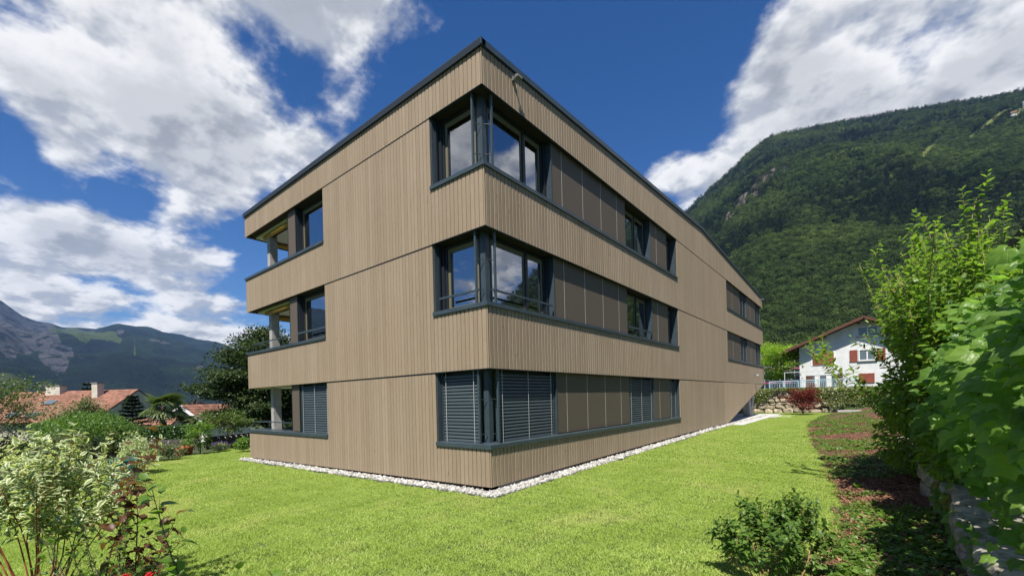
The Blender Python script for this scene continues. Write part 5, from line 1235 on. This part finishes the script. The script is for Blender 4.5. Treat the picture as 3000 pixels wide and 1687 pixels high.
# long house
R0, R1 = np.array([-88.2, -3.45, 4.45]), np.array([-71.8, 7.33, 4.40]); E0, E1 = np.array([-82.4, -9.3, .35]), np.array([-66.2, 1.9, .35])
dirv = (R1-R0)/np.linalg.norm(R1-R0); outv = np.array([dirv[1], -dirv[0], 0]); E0 = R0+outv*6.2-[0, 0, 4.1]; E1 = R1+outv*6.2-[0, 0, 4.1]
hl = thing('long_house', 'long house with a wide red tiled roof and two chimneys', 'house', tuple((R0+R1)/2*[1, 1, 0]+[0, 0, -4.5])); HL = hl.location
rf = bpy.data.objects.new('roof', None); COL.objects.link(rf); rf.parent = hl; 
tiled(hl, HL, R0, R1, E0, E1, 58, 17); bpy.data.objects.remove(rf)
B0 = R0-outv*6.2-[0, 0, 4.1]; B1 = R1-outv*6.2-[0, 0, 4.1]
MB().add([R0, R1, B1, B0], [(0, 1, 2, 3)]).build('roof_back', 'tile', hl, loc=HL)
q0 = R0+outv*5.7; q1 = R1+outv*5.7; q2 = R1-outv*5.7; q3 = R0-outv*5.7
MB().add([(*q[:2], z) for z in (-5.0, .45) for q in (q0, q1, q2, q3)]+[tuple(R0-[0, 0, .2]), tuple(R1-[0, 0, .2])], [(0,1,5,4),(1,2,6,5),(2,3,7,6),(3,0,4,7),(4,8,7),(5,9,6),(4,5,9,8),(7,6,9,8)]).build('wall', 'render_cream', hl, loc=HL)
def on_roof(u, v): return (R0*(1-u)+R1*u)*(1-v)+(E0*(1-u)+E1*u)*v
for (u, v, w, h) in ((.375, .07, 2.3, 1.0), (.755, .20, .85, 1.7)):
    p = on_roof(u, v); a = p-dirv*w/2; b = p+dirv*w/2; up3 = np.array([0, 0, 1])
    vs = [q+outv*s*.45+up3*z for z in (-.8, h) for q, s in ((a, 1), (b, 1), (b, -1), (a, -1))]
    ch = MB().add(vs, [(0,1,5,4),(1,2,6,5),(2,3,7,6),(3,0,4,7),(4,5,6,7)]).build('chimney', 'render_cream', hl, loc=HL)
    vs = [q+outv*s*.52+dirv*e*.07+up3*z for z in (h+.002, h+.14) for q, s, e in ((a, 1, -1), (b, 1, 1), (b, -1, 1), (a, -1, -1))]
    MB().add(vs, [(0,3,2,1),(0,1,5,4),(1,2,6,5),(2,3,7,6),(3,0,4,7),(4,5,6,7)]).build('chimney_cap', 'lead', ch, loc=HL)
nrm = np.cross(dirv, E0-R0); nrm /= np.linalg.norm(nrm); nrm = nrm if nrm[2] > 0 else -nrm; sl = (E0-R0)/np.linalg.norm(E0-R0)
for (u, v, w, h, nm) in ((.475, .42, 1.5, .9, 'skylight'), (.36, .80, 1.7, 1.0, 'roof_window'), (.50, .80, 1.7, 1.0, 'roof_window')):
    p = on_roof(u, v)+nrm*.16; a, b = dirv*w/2, sl*h/2
    k = MB().add([p-a-b, p+a-b, p+a+b, p-a+b, p-a-b+nrm*.12, p+a-b+nrm*.12, p+a+b+nrm*.12, p-a+b+nrm*.12], [(0,3,2,1),(4,5,6,7),(0,1,5,4),(1,2,6,5),(2,3,7,6),(3,0,4,7)]).build(nm, 'lead', hl, loc=HL)
    p = p+nrm*.124; a, b = a*.86, b*.82; MB().add([p-a-b, p+a-b, p+a+b, p-a+b], [(0, 1, 2, 3)]).build('pane', 'winglass', k, loc=HL)
# white gabled house
G0 = np.array([-40.4, 4.45, 2.0]); gd = np.array([-.62, .785, 0]); go = np.array([.785, .62, 0]); G1 = G0+gd*7
hw = thing('gabled_house', 'white house with red tiled roof and open gable behind the palms', 'house', (*(G0+gd*3.5)[:2], -3)); HW = hw.location
for s in (1, -1):
    e0, e1 = G0+go*s*2.2-[0, 0, 1.75], G1+go*s*2.2-[0, 0, 1.75]; tiled(hw, HW, G0, G1, e0, e1, 17, 8, s == 1)
w0 = [G0+gd*.7+go*1.8, G0+gd*.7-go*1.8, G1-go*1.8, G1+go*1.8]
MB().add([(*q[:2], z) for z in (-3.2, .45) for q in w0]+[tuple(G0+gd*.7-[0, 0, .18]), tuple(G1-[0, 0, .18])], [(0,1,5,4),(1,2,6,5),(2,3,7,6),(3,0,4,7),(4,8,5),(6,9,7)]).build('wall', 'white', hw, loc=HW)
for s in (1, -1): MB().beam(G0-[0, 0, .10]-gd*.03, G0+go*s*2.25-[0, 0, 1.87]-gd*.03, .06, .22).build('bargeboard', 'whitepaint', hw, loc=HW)
# low tiled roof
K0, K1 = np.array([-41.5, 1.5, .95]), np.array([-38.6, 3.9, .95]); kd = (K1-K0)/np.linalg.norm(K1-K0); ko = np.array([kd[1], -kd[0], 0])
hk = thing('garage', 'low building with a plain red tiled roof behind the palm trunk', 'house', (*((K0+K1)/2)[:2], -2.8)); HK = hk.location
for s in (1, -1): tiled(hk, HK, K0, K1, K0+ko*s*2.3-[0, 0, 1.5], K1+ko*s*2.3-[0, 0, 1.5], 14, 8, s == 1)
w0 = [K0+ko*2, K1+ko*2, K1-ko*2, K0-ko*2]; MB().add([(*q[:2], z) for z in (-3.0, -.42) for q in w0]+[tuple(K0-[0, 0, .15]), tuple(K1-[0, 0, .15])], [(0,1,5,4),(1,2,6,5),(2,3,7,6),(3,0,4,7),(5,9,6),(4,8,7)]).build('wall', 'render_cream', hk, loc=HK)

# ------------------------------------------------------------------ right background
TZ = float(ground_z(2, 40))
r = np.random.default_rng(240); n = 9000; x = r.uniform(-5.5, 11, n); low = 1.2+.42*np.sin(x*.9+.5)+.25*np.sin(x*2.7)+.4*sst(x, -3, -1)*sst(-x, -1.5, .5)
for c_, w_, h_ in ((1.2, 1.0, .55), (-1.8, 1.8, -.4), (5.8, 1.5, -.35)): low = low+h_*np.exp(-((x-c_)/w_)**2)
z = 2.18-(2.18-np.clip(low, .35, 2.0))*r.random(n)**1.4; yv_ = np.array([wall_y(q) for q in x])-.18-.12*r.random(n)+.5*(z > 2.02)*r.random(n)
A, Pp = frames(np.stack([x, yv_, z], 1), rvec(r, n)*[1, .5, .6]-[0, .2, .5], np.stack([r.normal(0, .4, n), -.8+r.normal(0, .3, n), .6+r.normal(0, .3, n)], 1), r.uniform(.09, .16, n))
iv = thing('ivy', 'yellow-green ivy spilling over the top of the tan retaining wall', 'ivy', (2, 36, 2.0)); put_leaves(iv, (2, 36, 2.0), T_far, A, Pp, 'ivy', 0)
tree('japanese_maple', 'dome-shaped crimson Japanese maple in front of the retaining wall', (2.45, 32.6), 1.62, 1.28, .30, 6500, .085, 'maple', 241, limbs=22, flat=.3, rise=.75, sub=5, sig=.16, trunk_r=.05, shape=lambda h: .55+.45*math.sin(math.pi*min(1, .2+.6*h)))
tree('lime_tree', 'bright lime-green tree behind the end of the timber building', (-.8, 45.2), 4.9, 2.75, .9, 15000, .15, 'lime', 242, limbs=26, flat=.35, rise=.6, sub=5, sig=.14, trunk_r=.11)
# white chalet
MT['brick_white'] = surf('white_painted_brick', (0.66, 0.67, 0.66), (0.74, 0.74, 0.73), scale=1.5, rough=.85)
def _brick(m):
    nt = m.node_tree; p = [q for q in nt.nodes if q.type == 'BSDF_PRINCIPLED'][0]; b = nn(nt, 'ShaderNodeTexBrick', i_Scale=1.0); b.inputs['Brick Width'].default_value = .27; b.inputs['Row Height'].default_value = .09; b.inputs['Mortar Size'].default_value = .008
    g_ = nt.nodes.new('ShaderNodeNewGeometry'); s = nt.nodes.new('ShaderNodeSeparateXYZ'); cmb = nt.nodes.new('ShaderNodeCombineXYZ'); nt.links.new(g_.outputs['Position'], s.inputs[0]); nt.links.new(s.outputs[0], cmb.inputs[0]); nt.links.new(s.outputs[2], cmb.inputs[1]); nt.links.new(cmb.outputs[0], b.inputs['Vector'])
    bp = nn(nt, 'ShaderNodeBump', i_Strength=.8, i_Distance=.015, invert=True); nt.links.new(b.outputs['Fac'], bp.inputs['Height']); nt.links.new(bp.outputs[0], p.inputs['Normal'])
_brick(MT['brick_white'])
MT['roof_brown'] = surf('brown_roof', (0.10, 0.045, 0.028), (0.15, 0.07, 0.042), scale=3, rough=.85)
MT['timber_brown'] = surf('brown_timber', (0.085, 0.034, 0.020), (0.12, 0.05, 0.03), scale=6, rough=.75)
MT['shutter'] = surf('red_brown_shutter', (0.23, 0.060, 0.035), (0.27, 0.075, 0.045), scale=4, rough=.6)
HY, HX = 44.0, 6.15
hs = thing('chalet', 'white brick house with a brown overhanging roof and red-brown shutters', 'house', (HX, HY, TZ)); LO = (HX, HY, TZ)
pk, ev, hwid = 8.25, 5.75, 4.95
slope_ = (8.40-5.73)/6.32
def rtop(x): return 8.45-slope_*abs(x-HX)
MB().add([(HX-hwid, HY, TZ-.3), (HX+hwid, HY, TZ-.3), (HX+hwid, HY, rtop(HX+hwid)-.25), (HX, HY, rtop(HX)-.25), (HX-hwid, HY, rtop(HX-hwid)-.25)]+[(HX-hwid, HY+10, TZ-.3), (HX+hwid, HY+10, TZ-.3), (HX+hwid, HY+10, rtop(HX+hwid)-.25), (HX, HY+10, rtop(HX)-.25), (HX-hwid, HY+10, rtop(HX-hwid)-.25)],
   [(0, 1, 2, 3, 4), (9, 8, 7, 6, 5), (0, 5, 6, 1), (1, 6, 7, 2), (0, 4, 9, 5)]).build('wall', 'brick_white', hs, loc=LO)
for s in (-1, 1):
    a = (HX, HY-.95, 8.45); b = (HX+s*6.35, HY-.95, 8.45-slope_*6.35); vs = [a, b, (b[0], HY+11, b[2]), (a[0], HY+11, a[2])]; vs += [(q[0], q[1], q[2]-.14) for q in vs]
    rp = MB().add(vs, [(0,1,2,3),(7,6,5,4),(0,4,5,1),(1,5,6,2),(2,6,7,3),(3,7,4,0)]).build('roof', 'roof_brown', hs, loc=LO)
    MB().beam((HX, HY-.99, 8.33), (b[0], HY-.99, b[2]-.12), .06, .24).build('bargeboard', 'timber_brown', rp, loc=LO)
    for x in (HX+s*.35, HX+s*2.9, HX+s*5.2): MB().beam((x, HY-.90, rtop(x)-.32), (x, HY+.01, rtop(x)-.32), .2, .26).build('purlin', 'timber_brown', rp, loc=LO)
    k = 13
    for i in range(k):
        y_ = HY-.8+i*.9; MB().beam((HX+s*5.0, y_, rtop(HX+5.0)-.22), (HX+s*6.28, y_, rtop(HX+6.28)-.22), .09, .14).build('rafter', 'timber_brown', rp, loc=LO)
def hwin(x0, x1, z0, z1, mulls, frame='whitepaint'):
    mb = MB(); f = .09; mb.box(x0, x1, HY-.05, HY-.012, z1-f, z1).box(x0, x1, HY-.05, HY-.012, z0, z0+f)
    e = [x0]+mulls+[x1]
    for i, q in enumerate(e): a = q if i == 0 else (q-f if i == len(e)-1 else q-f/2); mb.box(a, a+f, HY-.05, HY-.012, z0+f, z1-f)
    w = mb.build('window', frame, hs, loc=LO); MB().box(x0-.08, x1+.08, HY-.12, HY-.004, z0-.07, z0-.002).build('window_sill', 'concrete', w, loc=LO)
    for a, b in zip(e, e[1:]): MB().box(a+f*.5, b-f*.5, HY-.011, HY-.006, z0+f, z1-f).build('pane', 'winglass', w, loc=LO)
def hshut(x0, x1, z0, z1, n, off=.03):
    for i in range(n):
        a = x0+(x1-x0)*i/n+.008; b = x0+(x1-x0)*(i+1)/n-.008
        s = MB().box(a, a+.06, HY-off-.04, HY-off, z0, z1).box(b-.06, b, HY-off-.04, HY-off, z0, z1).box(a+.061, b-.061, HY-off-.04, HY-off, z0, z0+.07).box(a+.061, b-.061, HY-off-.04, HY-off, z1-.07, z1).build('shutter', 'shutter', hs, loc=LO)
        m = 14
        mb = MB()
        for k in range(m): z = z0+.07+(z1-z0-.14)*(k+.5)/m; mb.box(a+.061, b-.061, HY-off-.032, HY-off-.012, z-.028, z+.028)
        q = mb.build('louvres', 'shutter', s, loc=LO); q['kind'] = 'stuff'
hwin(5.65, 7.15, 6.72, 7.60, [6.4]); hwin(5.72, 6.95, 4.50, 5.52, [6.33]); MB().box(2.12, 4.02, HY-.028, HY-.004, 4.25, 5.58).build('window_surround', 'whitepaint', hs, loc=LO)
hshut(2.26, 3.92, 4.34, 5.48, 3); hshut(5.08, 5.66, 4.45, 5.52, 1); hshut(7.02, 7.6, 4.45, 5.52, 1); hshut(5.70, 6.82, 2.5, 3.35, 2)
MB().box(1.70, 4.55, HY-.03, HY-.004, TZ, 3.36).build('terrace_opening', 'winglass', hs, loc=LO)
for x in (2.75, 3.65): MB().box(x-.35, x+.05, HY-.036, HY-.031, TZ+.05, 3.30).build('curtain', 'white', hs, loc=LO)
for x in (1.72, 4.0): MB().box(x, x+.5, HY-.07, HY-.037, TZ, 3.34).build('terrace_panel', 'timber_brown', hs, loc=LO)
MT['pale_blue'] = surf('pale_blue_paint', (0.34, 0.47, 0.54), rough=.5)
for (xa, xb, lab) in ((-.75, 1.55, 'pale blue balustrade section nearest the lime-green tree'), (1.62, 5.6, 'long pale blue balustrade in front of the white brick house')):
    y_ = 39.4; z_ = float(ground_z(xa, y_)); t = thing('balustrade', lab, 'railing', ((xa+xb)/2, y_, z_)); L = t.location
    MB().box(xa, xb, y_-.03, y_+.03, z_+.82, z_+.90).build('handrail', 'pale_blue', t, loc=L); MB().box(xa, xb, y_-.02, y_+.02, z_+.12, z_+.17).build('bottom_rail', 'pale_blue', t, loc=L); MB().box(xa, xb, y_-.02, y_+.02, z_+.68, z_+.72).build('middle_rail', 'pale_blue', t, loc=L)
    for x in np.linspace(xa+.04, xb-.04, 3 if xb-xa < 3 else 4): MB().box(x-.04, x+.04, y_-.04, y_+.04, z_-.1, z_+.819).build('post', 'pale_blue', t, loc=L)
    for x in np.arange(xa+.16, xb-.1, .13): MB().box(x-.012, x+.012, y_-.012, y_+.012, z_+.171, z_+.679).build('bar', 'pale_blue', t, loc=L)
pg = thing('pergola_frame', 'thin grey metal frame over the terrace of the white brick house', 'pergola', (2.6, 41.6, TZ))
for x in (.3, 1.6, 2.9, 4.1): MB().beam((x, 41.0, TZ), (x, 41.0, 3.62), .05, .05).build('post', 'lampgrey', pg, loc=(2.6, 41.6, TZ))
MB().beam((.25, 41.0, 3.65), (5.2, 41.0, 3.65), .05, .05).build('beam', 'lampgrey', pg, loc=(2.6, 41.6, TZ))
# building under construction with scaffolding
cb = thing('building_shell', 'pale building shell behind the lime-green tree', 'building', (-4, 58, TZ)); MB().box(-9, 1.5, 58, 66, TZ-1, 6.0).build('wall', 'white', cb, loc=(-4, 58, TZ)); MB().box(-9.4, 1.9, 57.6, 66.4, 6.001, 6.35).build('roof', 'lead', cb, loc=(-4, 58, TZ))
for x in (-7.5, -5.3, -3.1, -.9):
    for z in (2.6, 4.5): MB().box(x, x+1.1, 57.97, 57.995, z, z+1.2).build('window', 'winglass', cb, loc=(-4, 58, TZ))
sf = thing('scaffolding', 'metal scaffolding in front of the pale building shell', 'scaffolding', (-3, 57, TZ)); L = (-3, 57, TZ)
MT['magenta'] = surf('magenta_net', (0.45, 0.06, 0.20), rough=.8)
for x in np.arange(-8.5, 2.6, 1.6):
    for y_ in (56.2, 57.2): MB().beam((x, y_, TZ), (x, y_, 6.6), .06, .06).build('standard', 'lampgrey', sf, loc=L)
for z in (2.9, 4.6, 6.1):
    MB().box(-8.6, 2.4, 56.25, 57.15, z, z+.05).build('deck', 'winframe', sf, loc=L); MB().beam((-8.6, 56.16, z+.5), (2.4, 56.16, z+.5), .05, .05).build('ledger', 'lampgrey', sf, loc=L); MB().box(-8.6, 2.4, 56.10, 56.13, z+.052, z+.20).build('toe_board', 'magenta', sf, loc=L)
# hillside farm and mast
fx_, fy_, fz_, _q = RS.point(np.array(79.75), np.array(.66)); fx_, fy_, fz_ = float(fx_), float(fy_), float(fz_)
fm = thing('farmhouse', 'tiny farmhouse with a red roof high on the hillside meadow', 'house', (fx_, fy_, fz_)); w = 7
MB().box(fx_-w, fx_+w, fy_-4, fy_+4, fz_-2, fz_+4.5).build('wall', 'white', fm, loc=(fx_, fy_, fz_)); MB().add([(fx_-w-1, fy_-5, fz_+4.2), (fx_+w+1, fy_-5, fz_+4.2), (fx_+w+1, fy_, fz_+8), (fx_-w-1, fy_, fz_+8), (fx_+w+1, fy_+5, fz_+4.2), (fx_-w-1, fy_+5, fz_+4.2)], [(0, 1, 2, 3), (3, 2, 4, 5), (0, 3, 5), (1, 4, 2)]).build('roof', 'tile', fm, loc=(fx_, fy_, fz_))
ms = thing('lattice_mast', 'slim pale mast beside the farmhouse on the hillside', 'mast', (fx_+16, fy_, fz_)); 
for dx, dy in ((-1, -1), (1, -1), (1, 1), (-1, 1)): MB().tube([(fx_+16+dx*1.2, fy_+dy*1.2, fz_-1), (fx_+16+dx*.25, fy_+dy*.25, fz_+21)], .22, 5).build('leg', 'lampgrey', ms, loc=(fx_+16, fy_, fz_))
MB().beam((fx_+13.5, fy_, fz_+19), (fx_+18.5, fy_, fz_+19), .3, .3).build('cross_arm', 'lampgrey', ms, loc=(fx_+16, fy_, fz_))
# shed behind the vine
SX = .22
sh = thing('garden_shed', 'corner of a dark wooden shed roof peeping over the vine', 'shed', (9.6, 3.2, .5)); L = (9.6, 3.2, .5)
MB().box(8.5, 11, 1.9, 4.6, .3, 4.25).build('wall', 'timber_brown', sh, loc=L); MB().add([(7.84+SX, 1.5, 4.20), (11.4, 1.5, 5.4), (11.4, 5.0, 5.4), (7.84+SX, 5.0, 4.20), (7.84+SX, 1.5, 4.36), (11.4, 1.5, 5.56), (11.4, 5.0, 5.56), (7.84+SX, 5.0, 4.36)], [(0,3,2,1),(4,5,6,7),(0,1,5,4),(1,2,6,5),(2,3,7,6),(3,0,4,7)]).build('roof', 'grey_timber', sh, loc=L)
st = MB().box(4.6, 5.9, 31.2, 31.7, .35, .47).build('stone_slab', 'slab', loc=(5.2, 31.4, .4)); tag(st, 'pale stone slab lying at the far end of the mulched bed', 'slab')

# ------------------------------------------------------------------ haze over the valley
m, nt, out = new_mat('valley_haze'); pv_ = nt.nodes.new('ShaderNodeVolumePrincipled'); pv_.inputs['Density'].default_value = 0.000048; pv_.inputs['Color'].default_value = (0.30, 0.52, 1.0, 1); pv_.inputs['Anisotropy'].default_value = 0.0
nt.links.new(pv_.outputs[0], out.inputs['Volume']); MT['haze'] = m
o = MB().box(-5400, 5400, -5400, 5400, -75, 1400).build('haze', 'haze'); tag(o, 'thin blue haze lying over the valley', kind='stuff')
